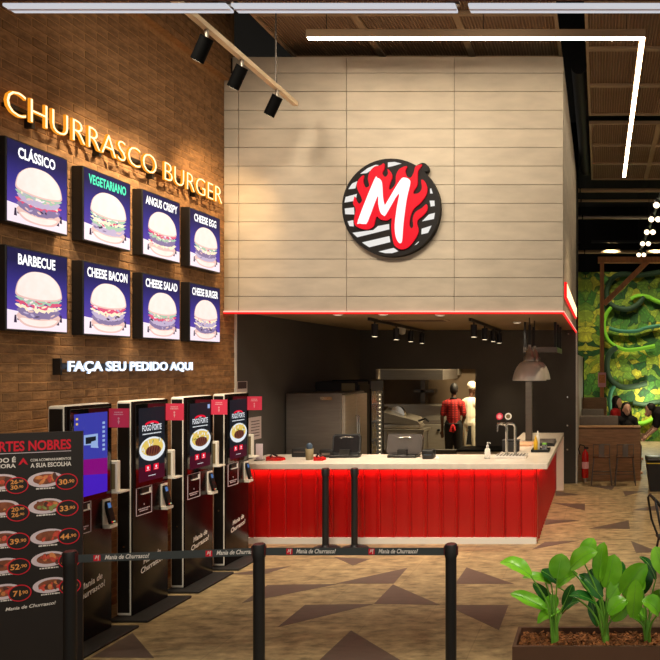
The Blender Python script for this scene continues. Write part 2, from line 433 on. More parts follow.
def plaid_mat():
    m = mat('plaid', S(180, 30, 28), 0.85); nt = m.node_tree; b = nt.nodes['Principled BSDF']; N = nt.nodes.new; L = nt.links.new
    tc = N('ShaderNodeTexCoord')
    w1 = N('ShaderNodeTexWave'); w1.inputs['Scale'].default_value = 7; w1.bands_direction = 'Z'; L(tc.outputs['Object'], w1.inputs[0])
    w2 = N('ShaderNodeTexWave'); w2.inputs['Scale'].default_value = 4; w2.bands_direction = 'X'; L(tc.outputs['Object'], w2.inputs[0])
    ml = N('ShaderNodeMath'); ml.operation = 'MAXIMUM'; L(w1.outputs['Fac'], ml.inputs[0]); L(w2.outputs['Fac'], ml.inputs[1])
    mx = N('ShaderNodeMix'); mx.data_type = 'RGBA'; mx.inputs['A'].default_value = (*S(214, 44, 36), 1); mx.inputs['B'].default_value = (*S(120, 20, 20), 1)
    L(ml.outputs[0], mx.inputs['Factor']); L(mx.outputs['Result'], b.inputs['Base Color'])
plaid_mat()

# ------------------------------------------------------------------ setting
WX = -4.27; FD = 7.97; FR = -0.41; BD = 12.51; FT = 5.62; FB = 2.717
floor = struct(MB().box(-7, 7, -3, 24, -0.1, 0).build('floor', 'floor_vinyl'), 'tan wood-look vinyl floor with dark triangle inlays')
tris = [[(335.7,583.6),(393.7,583.6),(407.5,567.8)], [(242,603),(338.5,584),(267.6,585)], [(277.4,627.3),(374,604),(305,604.9)],
        [(374,604),(440,604.9),(392.9,584.4)], [(313,666),(410,666),(351,630.5)], [(445,605),(499,630),(508.6,605)],
        [(466.5,567.4),(455,584),(514,584)], [(334,557),(353,565.5),(370,559)], [(532,549.5),(579.5,540.5),(545,542)],
        [(545.5,519.5),(545,525),(581,520)], [(589,528.5),(630,529),(628.6,520.4)], [(631,541),(636,553),(660,552)],
        [(632.7,510),(660,511),(660,504.5)], [(553.6,503),(585,510.5),(585,504)], [(555,491),(556,496),(581,495)],
        [(588,485.5),(612,490),(615,486)], [(623,491),(625,496),(645,491)], [(91,657.5),(154,658),(132.5,633)],
        [(228,574),(262,575),(291,566)], [(480,533),(520,560),(540,552)][:0]]
for t in tris:
    if not t: continue
    pts = [fl(*p) for p in t]; c = sum(pts, Vector())/3
    q = [(p.x, p.y) for p in pts]
    a = (q[1][0]-q[0][0])*(q[2][1]-q[0][1])-(q[2][0]-q[0][0])*(q[1][1]-q[0][1])
    if a < 0: q = q[::-1]
    MB().prism(q, -0.002, 0.0015, Basis((0,0,0), (1,0,0), (0,1,0))).build('inlay_tile', 'inlay', floor)

struct(MB().box(-7, 8, -1, 24, 6.6, 6.7).build('ceiling', 'ceiling_black'), 'black painted ceiling void above the trays')
CE = bpy.data.objects['ceiling']
# hanging ceiling trays (brown corrugated panels with rims)
def tray_mesh(s=1.06):
    m = MB(); m.box(0.02, s-0.02, 0.02, s-0.02, 0.03, 0.045)
    for a in ((0, s, 0, 0.035), (0, s, s-0.035, s), (0, 0.035, 0.035, s-0.035), (s-0.035, s, 0.035, s-0.035)): m.box(*a, 0.0, 0.05, 1)
    return m
tm = None
for (x0, nx, y0, ny) in ((-3.62, 3, 5.15, 3), (-0.15, 3, 2.78, 7), (-0.15, 3, 10.56, 3)):
    for i in range(nx):
        for j in range(ny):
            loc = (x0+i*1.062, y0+j*1.062, 5.75)
            if tm is None:
                o = tray_mesh().build('ceiling_tray', ['tray', 'bar_brown'], CE, local=True); tm = o.data; o.location = loc
            else: inst('ceiling_tray', tm, loc, CE)

# left brick wall
wl = struct(MB().box(WX-0.2, WX-0.004, 1.5, 8.2, 0, 6.6).build('wall_left', 'mortar'), 'brown brick wall behind the menu signs and kiosks')
wu = struct(MB().box(WX-0.014, WX+0.077, 1.5, 7.95, 5.345, 6.6).build('wall_bulkhead', 'mortar'), 'projecting brick bulkhead at the top of the brick wall')
BW, BH, JT = 0.262, 0.0625, 0.008
cand = []
rows = int(5.345/(BH+JT))
for r in range(rows):
    z = r*(BH+JT)+JT; y = 1.5-(0.5*BW if r % 2 else 0)
    while y < 8.19:
        y0 = max(1.5, y); y1 = min(8.195, y+BW)
        if y1-y0 > 0.02:
            cy = (y0+y1)/2; px = VX+WX*F/cy; py = VY-(z-CH)*F/cy
            full = abs((y1-y0)-BW) < 1e-4
            vis = px > 8 and 12 < py < 440 and not (132 < py-0.06*px*0 < 335 and False)
            for (d0, d1) in ((4.95, 5.52), (5.68, 6.26), (6.42, 7.0), (7.16, 7.72)):
                if d0 < cy < d1 and (2.36 < z < 2.94 or 3.13 < z < 3.70): vis = False
            cand.append((not (vis and full), cy, y0, y1, z))
        y += BW+JT
cand.sort()
bmesh0 = None; rest = MB()
for k, (nv, cy, y0, y1, z) in enumerate(cand):
    if k < 300 and not nv:
        j = random.uniform(-0.002, 0.002)
        if bmesh0 is None:
            o = MB().box(-0.03, 0.0, 0, BW, 0, BH, 0, bev=0.003, seg=1).build('brick', 'brick', wl, local=True); bmesh0 = o.data; o.location = (WX+j, y0, z)
        else: inst('brick', bmesh0, (WX+j, y0, z), wl)
    else:
        j = random.uniform(-0.002, 0.002); rest.box(WX-0.03, WX+j, y0, y1, z, z+BH)
stuffpart(rest.build('bricks', 'brick_far', wl)); rest = MB()
z = 5.35; r = 0
while z < 6.5:
    y = 1.5-(0.5*BW if r % 2 else 0)
    while y < 7.94: rest.box(WX+0.06, WX+0.09, max(1.5, y), min(7.945, y+BW), z, z+BH); y += BW+JT
    z += BH+JT; r += 1
stuffpart(rest.build('bricks', 'brick_far', wu))
struct(MB().box(WX-0.03, WX+0.012, 8.2, 8.235, 0, FB).build('trim_1', 'white_trim'), 'thin white edge strip where brick wall ends')

# fascia box with concrete boards
wf = struct(MB().box(WX, FR-0.015, FD+0.015, BD+0.1, FB+0.03, FT-0.01).build('wall_front', 'joint'), 'beige board fascia above the counter')
mpx = FD/F
zl = [FT]+[CH-(y-VY)*mpx for y in [73.1+18.6*k for k in range(13)]]+[FB]
xl = [WX]+[(x-VX)*mpx for x in (238.7, 346.5, 454.2)]+[FR]
g = 0.006
for a, b in zip(zl[:-1], zl[1:]):
    for x0, x1 in zip(xl[:-1], xl[1:]):
        if b > 5.25 and x0 == WX: x0 = WX+0.095
        j = random.uniform(0, 0.003)
        MB().box(x0+g/2, x1-(g/2 if x1 != FR else 0), FD-j, FD+0.02, b+g/2, a-g/2).build('board', 'board', wf)
    y = FD+0.02
    while y < BD:
        y1 = min(BD+0.1, y+1.2)
        MB().box(FR-0.02, FR-random.uniform(0, 0.003), y+g/2, y1-g/2, b+g/2, a-g/2).build('side_board', 'board', wf); y = y1
struct(MB().box(WX, FR-0.03, FD+0.06, BD, FB+0.025, FB+0.055).build('ceiling', 'kitchen_ceiling'), 'brown painted kitchen ceiling behind the fascia')
# dark kitchen walls
wk = struct(MB().box(WX-0.2, WX, 8.235, BD+0.12, 0, FB+0.03).build('wall_kitchen_left', 'charcoal'), 'charcoal side wall of the kitchen')
W0, W1, WT, WB = -3.985, -2.212, 2.046, 0.6
mb = MB().box(WX, W0, BD, BD+0.12, 0, FB+0.03).box(W1, FR-0.005, BD, BD+0.12, 0, FB+0.03).box(W0, W1, BD, BD+0.12, WT, FB+0.03).box(W0, W1, BD, BD+0.12, 0, WB)
struct(mb.build('wall_back', 'charcoal'), 'charcoal wall with the pass window to the kitchen')
struct(MB().box(W0, W0+0.03, BD-0.01, BD+0.14, WB, WT).build('trim_2', 'steel'), 'steel jamb of the pass window')
struct(MB().box(FR-0.005, FR+0.02, BD-0.005, BD+0.13, 0, FB).build('trim_3', 'white_trim'), 'pale edge strip at the end of the charcoal wall')
for i, (px, py) in enumerate(((567.5, 449.5), (567.5, 425.5), (567.5, 397), (568.5, 334))):
    p = P(px, py, BD)
    tag(MB().cone(p, 0.018, p+Vector((0,-0.03,0)), 0.014, 10).build('wall_stud', 'chrome'), ['small round steel stud lowest on the charcoal wall', 'small round steel stud at counter height on the charcoal wall', 'small round steel stud midway up the charcoal wall', 'small round steel stud under the fascia corner'][i], 'stud', 'studs on the charcoal wall')
# kitchen room behind the pass window
mat('back_wall', S(120, 100, 78), 0.6, vary=0.05)
struct(MB().box(-5.2, -1.4, 15.6, 15.7, 0, 2.9).box(-5.3, -5.2, BD+0.12, 15.7, 0, 2.9).box(-1.4, -1.3, BD+0.12, 15.7, 0, 2.9).build('wall_room', 'back_wall'), 'brown-grey tiled walls of the back kitchen')
struct(MB().box(-5.2, -1.4, BD+0.12, 15.7, 2.9, 3.0).build('ceiling', 'white_trim'), 'white ceiling of the back kitchen')

# far right: walls and mural
mat('pale_wall', S(176, 166, 150), 0.7)
struct(MB().box(FR-0.1, -0.372, 12.65, 16.4, 0.5, 2.3).build('wall_booth', 'pale_wall'), 'pale low wall beside the booths')
struct(MB().box(FR-0.2, -0.375, 12.65, 19.4, 2.3, 6.5).build('wall_side', 'glass_black'), 'glossy black wall panel behind the fascia')
MUR = 19.5
struct(MB().box(-0.6, 7, MUR+0.3, MUR+0.5, 0, 6.6).build('wall_far', 'ceiling_black'), 'black wall above the jungle mural')
mz = CH+(VY-272)*MUR/F
mo = MB().box(-0.42, 5.0, MUR, MUR+0.25, 0.0, mz).build('jungle_mural', 'mural'); tag(mo, 'green and yellow leaf-pattern mural covering the far wall', 'mural')

struct(MB().box(6.6, 6.8, 8, 20, 0, 6.6).build('wall_right', 'charcoal'), 'dark wall on the far right of the dining side')
# ------------------------------------------------------------------ counter
SD = 8.15; ST = 0.962
def counter():
    root = thing('counter', 'L-shaped service counter with cream top and glowing red ribbed front', 'counter', (-2.4, 8.6, 0))
    RF = 8.30; RX = -0.735
    b = MB().box(WX+0.01, RX-0.02, RF+0.02, 9.0, 0.06, ST-0.065).box(-1.3, RX-0.02, 9.0, 11.8, 0.06, ST-0.065)
    b.build('body', 'black', root)
    t = MB().box(WX+0.005, -0.60, SD, 9.02, ST-0.065, ST, 0, bev=0.004, seg=1).box(-1.3, -0.60, 9.02, 11.95, ST-0.065, ST, 0, bev=0.004, seg=1)
    t.build('worktop', 'stone', root)
    MB().box(RX-0.01, -0.60, 11.8, 11.95, 0, ST-0.066).build('end_panel', 'cream', root)
    p = MB().box(WX+0.01, RX-0.005, RF-0.045, RF+0.02, 0, 0.07); p.build('plinth', 'white_trim', root)
    # ribbed red panels, each one board
    def rib(w, sgn):
        m = MB(); pr = [(0, 0.0), (0.02, 0.003), (0.40, 0.005), (0.74, 0.003), (0.78, 0.004), (0.81, 0.017), (0.91, 0.019), (0.95, 0.004), (1, 0.0)]
        return pr
    x = RX; k = 0
    pitch = 0.186
    base = None
    while x > WX+0.03:
        x0 = max(WX+0.012, x-pitch+0.004); pr = rib(1, 1); ww = x-x0; m = MB()
        B = Basis((x0, RF, 0.072), (1,0,0))
        pts = [(t*ww, d) for t, d in pr]; h = ST-0.066-0.074
        vs = [B.p(u, 0, d) for u, d in pts]+[B.p(u, h, d) for u, d in pts]; n = len(pts)
        vs += [B.p(0, 0, -0.015), B.p(ww, 0, -0.015), B.p(0, h, -0.015), B.p(ww, h, -0.015)]
        m.add(vs, [(i, i+1, n+i+1, n+i) for i in range(n-1)]+[(2*n+1, 2*n, 2*n+2, 2*n+3), (2*n, 0, n, 2*n+2), (n-1, 2*n+1, 2*n+3, 2*n-1)])
        m.build('ribbed_panel', 'panel_red', root); x -= pitch; k += 1
    y = RF
    while y < 11.77:
        y1 = min(11.79, y+pitch-0.004); pr = rib(1, 1); ww = y1-y
        B = Basis((RX, y, 0.02), (0,1,0)); pts = [(t*ww, d) for t, d in pr]; h = ST-0.066-0.022; m = MB()
        vs = [B.p(u, 0, d) for u, d in pts]+[B.p(u, h, d) for u, d in pts]; n = len(pts)
        vs += [B.p(0, 0, -0.015), B.p(ww, 0, -0.015), B.p(0, h, -0.015), B.p(ww, h, -0.015)]
        m.add(vs, [(i, i+1, n+i+1, n+i) for i in range(n-1)]+[(2*n+1, 2*n, 2*n+2, 2*n+3), (2*n, 0, n, 2*n+2), (n-1, 2*n+1, 2*n+3, 2*n-1)])
        m.build('ribbed_panel', 'panel_red', root); y += pitch
    MB().box(WX+0.02, RX+0.01, RF-0.055, RF-0.03, ST-0.073, ST-0.0655).box(RX+0.03, RX+0.055, SD+0.055, 11.6, ST-0.073, ST-0.0655).build('led_strip', 'led_counter', root)
    for (c, tg, L_, rz) in (((-2.5, RF-0.042, ST-0.08), (-2.5, RF+0.03, 0.0), 3.5, 0), ((RX+0.042, 9.75, ST-0.08), (RX-0.03, 9.75, 0.0), 2.9, 1)):
        a_ = lamp('AREA', 'led_lamp', c, 6.5, (1.0, 0.45, 0.32), None, tg, sx=L_ if not rz else 0.012, sy=0.012 if not rz else L_); a_.data.spread = math.radians(150)
        if rz:
            dz = -(Vector(tg)-Vector(c)).normalized(); yy = Vector((0,1,0)); xx = yy.cross(dz).normalized(); a_.matrix_world = Matrix((xx, yy, dz)).transposed().to_4x4(); a_.location = c
        else:
            dz = -(Vector(tg)-Vector(c)).normalized(); xx = Vector((1,0,0)); yy = dz.cross(xx).normalized(); a_.matrix_world = Matrix((xx, yy, dz)).transposed().to_4x4(); a_.location = c
counter()
# red led line along the fascia edge
r = thing('led_line', 'thin red glowing strip along the bottom edge of the fascia', 'light strip', (WX, FD, FB))
MB().box(WX+0.005, FR+0.015, FD-0.022, FD-0.004, FB-0.004, FB+0.008).box(FR+0.002, FR+0.012, FD-0.004, BD, FB-0.004, FB+0.008).build('tube', 'led_redhot', r)
MB().box(WX+0.005, FR+0.016, FD-0.022, FD+0.05, FB-0.022, FB-0.006).box(FR-0.01, FR+0.012, FD+0.05, BD, FB-0.022, FB-0.006).build('diffuser', 'led_red', r)

# ------------------------------------------------------------------ round M logo sign
def logo():
    LC = P(391, 207.5, FD-0.1); root = thing('logo_sign', 'round black sign with white M in red flames on the fascia', 'sign', (LC.x, LC.y, LC.z))
    k = (FD-0.1)/F/6.284
    B = Basis(LC, (1,0,0)); C = (322, 328)
    def T(pts): return [((x-C[0])*k, -(y-C[1])*k) for x, y in pts]
    circ = [(308*k*math.cos(2*PI*i/56), 308*k*math.sin(2*PI*i/56)) for i in range(56)]
    MB().prism(circ, -0.1, 0.0, B).build('disc', 'logo_black', root)
    lick = T(catmull([(470,80),(505,52),(535,50),(556,72),(552,98),(530,102),(515,92),(500,120),(470,125)], 4))[::-1]
    MB().prism(lick, -0.08, 0.004, B).build('flame_tip', 'logo_black', root)
    st = [[(130,116),(175,82),(225,60),(245,62),(205,88),(170,112)], [(303,45),(345,42),(388,52),(345,65),(303,75)], [(78,178),(110,163),(98,208),(55,213)],
          [(38,262),(108,243),(100,285),(30,297)], [(32,335),(90,328),(92,372),(35,370)], [(50,415),(85,408),(88,447),(62,445)],
          [(80,487),(212,470),(240,445),(310,432),(312,465),(110,515)], [(140,548),(312,508),(318,545),(185,578)], [(245,605),(340,582),(368,603),(330,615),(285,615)],
          [(568,210),(575,208),(585,240),(568,240)], [(565,285),(595,285),(597,318),(572,322)], [(518,415),(560,372),(598,362),(592,400)],
          [(515,462),(577,442),(555,487),(513,497)], [(470,565),(497,540),(495,548),(482,560)]]
    for s_ in st: MB().prism(T(s_)[::-1], 0.0, 0.004, B).build('stripe', 'logo_stripe', root)
    fp = [(150,465),(110,450),(95,420),(100,380),(105,340),(90,310),(92,285),(100,262),(110,290),(128,308),(145,290),(140,265),(120,225),(112,190),(125,155),(155,130),(150,165),(165,205),(190,195),(182,150),(195,105),(225,75),(260,68),(282,55),(283,85),(270,115),(290,140),(308,120),(305,90),(325,110),(333,140),(318,180),(312,215),(330,215),(355,180),(358,130),(380,90),(425,72),(415,100),(425,135),(450,145),(470,110),(480,75),(520,62),(495,100),(492,145),(490,190),(468,225),(468,245),(500,240),(520,210),(515,160),(535,165),(552,205),(545,250),(510,300),(470,335),(448,380),(440,440),(455,462),(466,445),(463,400),(480,360),(520,335),(548,310),(552,345),(525,380),(495,405),(488,430),(497,480),(470,535),(430,580),(385,592),(350,570),(335,520),(328,450),(330,395),(300,410),(260,405),(235,385),(225,410),(215,445),(185,465)]
    def grow(pts, d):
        out = []; n = len(pts)
        for i in range(n):
            a = Vector(pts[i-1]); b = Vector(pts[(i+1) % n]); t = (b-a); L_ = max(t.length, 1e-6)
            out.append((pts[i][0]+t.y/L_*d, pts[i][1]-t.x/L_*d))
        return out
    f2 = catmull(fp, 3)
    MB().prism(T(f2)[::-1], 0.004, 0.030, B, 0, 1).build('flame', ['logo_red', 'logo_red'], root)
    mp = [(225,160),(245,150),(265,160),(275,190),(280,270),(290,315),(302,303),(385,165),(415,147),(443,158),(450,185),(428,280),(408,430),(400,530),(392,556),(375,550),(358,510),(353,440),(365,340),(378,245),(300,375),(282,383),(262,362),(250,310),(245,265),(185,420),(165,436),(135,433),(124,412)]
    M_ = T(catmull(mp, 3))[::-1]
    MB().prism(M_, 0.030, 0.048, B, 0, 1).build('letter_m', ['logo_white', 'logo_halo'], root)
    return [((x-287)/420, -(y-353)/420) for x, y in mp]
MINI_M = logo()
# small lit sign on the fascia side
sb = Basis((FR+0.02, 8.1, 3.0), (0,1,0))
r = thing('side_sign', 'slim white lit sign with red edge on the fascia side', 'sign', (FR, 8.9, 3.1))
MB().box(FR+0.001, FR+0.03, 8.25, 11.86, 2.905, 3.09).build('case', 'led_red', r)
MB().box(FR+0.03, FR+0.034, 8.32, 11.8, 2.922, 3.075).build('face', 'letter_face', r)

# ------------------------------------------------------------------ CHURRASCO BURGER letters
def letters(root, body, X, y0, y1, z0, h, mats, bold, depth, name='letter', extra=None):
    B = Basis((X, y0, z0), (0,1,0)); W = y1-y0
    full = textmesh(body, bold, 0, 0)[0]; fx0 = min(v[0] for v in full); fx1 = max(v[0] for v in full); sx = W/(fx1-fx0)
    capv = textmesh('H', bold, 0, 0)[0]; ch = max(v[1] for v in capv)-min(v[1] for v in capv); sy = h/ch; yb = min(v[1] for v in capv)
    for i, c in enumerate(body):
        if c == ' ': continue
        pre = textmesh(body[:i+1], bold, 0, 0)[0]; right = max(v[0] for v in pre)
        vs, fs, nz = textmesh(c, bold, 0, round(depth/2/sy, 4)); cx1 = max(v[0] for v in vs)
        m = MB(); out = [B.p((x-cx1+right-fx0)*sx, (y-yb)*sy, z*sy) for x, y, z in vs]
        m.v = [tuple(o) for o in out]; m.f = [list(f) for f in fs]; m.m = [0 if k > 0.5 else 1 for k in nz]; m.sm = [False]*len(fs)
        lo = m.build(name, mats, root)
        if extra is not None:
            vs, fs, nz = textmesh(c, extra, 0, 0.004); c0 = (max(v[0] for v in vs)+min(v[0] for v in vs))/2
            base = textmesh(c, bold, 0, 0)[0]; c1 = (max(v[0] for v in base)+min(v[0] for v in base))/2
            q = MB(); q.v = [tuple(B.p((x-c0+c1-cx1+right-fx0)*sx, (y-yb)*sy, z*sy+depth/2+0.001)) for x, y, z in vs]; q.f = [list(f) for f in fs]; q.m = [0]*len(fs); q.sm = [False]*len(fs)
            q.build('letter_face', mats[2], lo)
r = thing('letter_sign', 'large warm glowing letters reading CHURRASCO BURGER on the brick wall', 'sign', (WX, 6.3, 3.9))
letters(r, 'CHURRASCO BURGER', WX+0.085, 4.93, 7.757, 3.893, 0.176, ['letter_edge', 'letter_edge', 'letter_face'], -0.004, 0.02, extra=-0.022)
m = MB().box(WX, WX+0.05, 5.0, 7.72, 3.955, 3.985)
for y in (5.2, 5.9, 6.6, 7.3): m.box(WX, WX+0.055, y, y+0.03, 3.87, 3.96)
m.build('rail', 'black', r)
r = thing('order_sign', 'small white glowing letters reading FAÇA SEU PEDIDO AQUI on the brick wall', 'sign', (WX, 6.4, 2.1))
letters(r, 'FAÇA SEU PEDIDO AQUI', WX+0.075, 5.53, 7.22, 2.057, 0.082, ['neon_white', 'neon_edge'], 0.022, 0.012)
MB().box(WX, WX+0.05, 5.49, 7.20, 2.075, 2.12).box(WX, WX+0.06, 5.47, 5.49, 2.03, 2.16).build('rail', 'black', r)

# ------------------------------------------------------------------ menu light boxes
PX = WX+0.10
def burger(m, B, cu, w, v0, style):
    """layered flat print; w = width; v0 = bottom of the bun"""
    h = w*0.90; rg = random.Random(style)
    def band(y0, y1, ww, mi, d, wob=0.0, n=26):
        lo, hi = [], []
        for i in range(n+1):
            t = -1+2*i/n; sag = (1-t*t)*h*0.075; e_ = (1-abs(t)**6)
            lo.append((cu+t*ww/2, (y0+y1)/2-(y1-y0)/2*e_-sag+wob*(rg.random()-0.5)*e_)); hi.append((cu+t*ww/2, (y0+y1)/2+(y1-y0)/2*e_-sag+wob*(rg.random()-0.5)*e_))
        m.poly(lo+hi[::-1], B, d, mi)
    band(v0+h*0.02, v0+h*0.30, w*0.94, 4, 0.0020)
    band(v0+h*0.05, v0+h*0.16, w*0.80, 3, 0.0021)
    st = [(8, 7, 9, 6), (8, 10, 8, 7), (9, 8, 6, 10), (8, 10, 6, 7), (8, 9, 10, 6), (9, 10, 7, 6), (8, 9, 7, 6), (10, 7, 10, 6)][style]
    ys = [0.50, 0.43, 0.36, 0.27]
    for q in (3, 2, 1, 0):
        mi = st[q]; th = 0.17 if mi in (6, 7) else 0.085
        band(v0+h*(ys[q]-th/2), v0+h*(ys[q]+th/2), w*(0.93 if mi in (6, 7) else 1.0), mi, 0.0024+0.0004*(3-q), h*(0.02 if mi in (6, 7) else 0.06))
        for k in range(9):
            t = rg.uniform(-0.85, 0.85); yy = v0+h*(ys[q]+rg.uniform(-th, th)*0.3)-(1-t*t)*h*0.075
            m.ell(B, cu+t*w*0.45, yy, w*rg.uniform(0.025, 0.07), h*rg.uniform(0.010, 0.024), 0.0025+0.0004*(3-q)+0.00003*k, rg.choice((4, 7, 10, 2, 9, 3) if mi not in (6, 7) else (7, 6, 12, 4)), 9, rg.uniform(-0.5, 0.5))
    dome = [(cu-w*0.47, v0+h*0.52), (cu-w*0.49, v0+h*0.62), (cu-w*0.42, v0+h*0.81), (cu-w*0.23, v0+h*0.96), (cu, v0+h*1.0), (cu+w*0.23, v0+h*0.96), (cu+w*0.42, v0+h*0.81), (cu+w*0.49, v0+h*0.62), (cu+w*0.47, v0+h*0.52), (cu+w*0.28, v0+h*0.47), (cu, v0+h*0.45), (cu-w*0.28, v0+h*0.47)]
    m.poly(catmull(dome, 4), B, 0.0046, 4)
    m.poly(catmull([(cu+(x-cu)*0.95, v0+h*0.74+(y-v0-h*0.74)*0.93+h*0.012) for x, y in dome], 4), B, 0.0050, 3)
MM = ['menu_bg', 'menu_bg2', 'menu_table', 'menu_bun', 'menu_bun2', 'menu_white', 'menu_patty', 'menu_patty2', 'menu_lettuce', 'menu_red', 'menu_cheese', 'menu_green', 'menu_dark', 'menu_white']
names = [['CLÁSSICO', 'VEGETARIANO', 'ANGUS CRISPY', 'CHEESE EGG'], ['BARBECUE', 'CHEESE BACON', 'CHEESE SALAD', 'CHEESE BURGER']]
starts = [4.925, 5.664, 6.400, 7.138]; PW, PH = 0.578, 0.605
for rw in range(2):
    z0 = (3.118, 2.352)[rw]
    for c in range(4):
        y0 = starts[c]; nm = names[rw][c]
        r = thing('menu_lightbox', 'square lit menu box with a burger photo reading %s' % nm, 'sign', (WX, y0+PW/2, z0), 'burger menu boxes on the brick wall')
        MB().box(WX, PX-0.006, y0, y0+PW, z0, z0+PH, 0, bev=0.004, seg=1).build('case', 'black', r)
        B = Basis((PX-0.006, y0, z0), (0,1,0))
        m = MB(); e = 0.012
        m.rect(B, e, e, PW-e, PH-e, 0.001, 0); m.build('display', MM, r)
        m = MB()
        m.poly([(e, e), (PW-e, e), (PW-e, PH*0.19), (PW*0.5, PH*0.21), (e, PH*0.25)], B, 0.0014, 2)
        for q, (u, v) in enumerate(((0.12, 0.10), (0.17, 0.13), (0.80, 0.10), (0.85, 0.14))):
            m.poly([(PW*u, PH*v), (PW*(u+0.045), PH*v), (PW*(u+0.035), PH*(v+0.09)), (PW*(u+0.01), PH*(v+0.09))], B, 0.0016, 12)
        burger(m, B, PW*0.51, PW*0.76, PH*0.085, rw*4+c); m.build('burger_print', MM, r)
        m = MB(); m.text(B, nm, PW*(0.5 if len(nm) > 9 else 0.48), PH*0.80, 0.105, 0.0016, 11 if nm == 'VEGETARIANO' else 5, bold=0.03, wid=PW*min(0.84, 0.062*len(nm)+0.10))
        m.build('lettering', MM, r)

# ------------------------------------------------------------------ order kiosks
KX0, KX1, KT = -4.01, -3.885, 1.81
KM = ['scr_dark', 'scr_white', 'scr_red', 'scr_yellow', 'scr_brown', 'scr_green', 'scr_maroon', 'scr_blue', 'scr_purple', 'scr_magenta', 'scr_sky']
def dashes(m, B, u0, u1, v, h, d, mi, seed=0):
    rr = random.Random(seed); u = u0
    while u < u1:
        l = rr.uniform(0.6, 2.2)*h; m.rect(B, u, v, min(u1, u+l), v+h, d, mi); u += l+h*0.35
def script(m, B, cu, cv, size, d, mi, rot=0.0, two=True):
    if two:
        m.text(B, 'Mania de', cu, cv+size*0.55, size, d, mi, bold=0.02, shear=0.25, rot=rot)
        m.text(B, 'Churrasco!', cu, cv-size*0.5, size, d, mi, bold=0.02, shear=0.25, rot=rot)
    else: m.text(B, 'Mania de Churrasco!', cu, cv, size, d, mi, bold=0.02, shear=0.25, rot=rot)
klabels = ['black order kiosk nearest the menu board, screen showing a purple desktop', 'black order kiosk second from the menu board, screen showing a food plate',
           'black order kiosk third from the menu board, screen showing a food plate', 'black order kiosk nearest the red counter, screen showing a food plate']
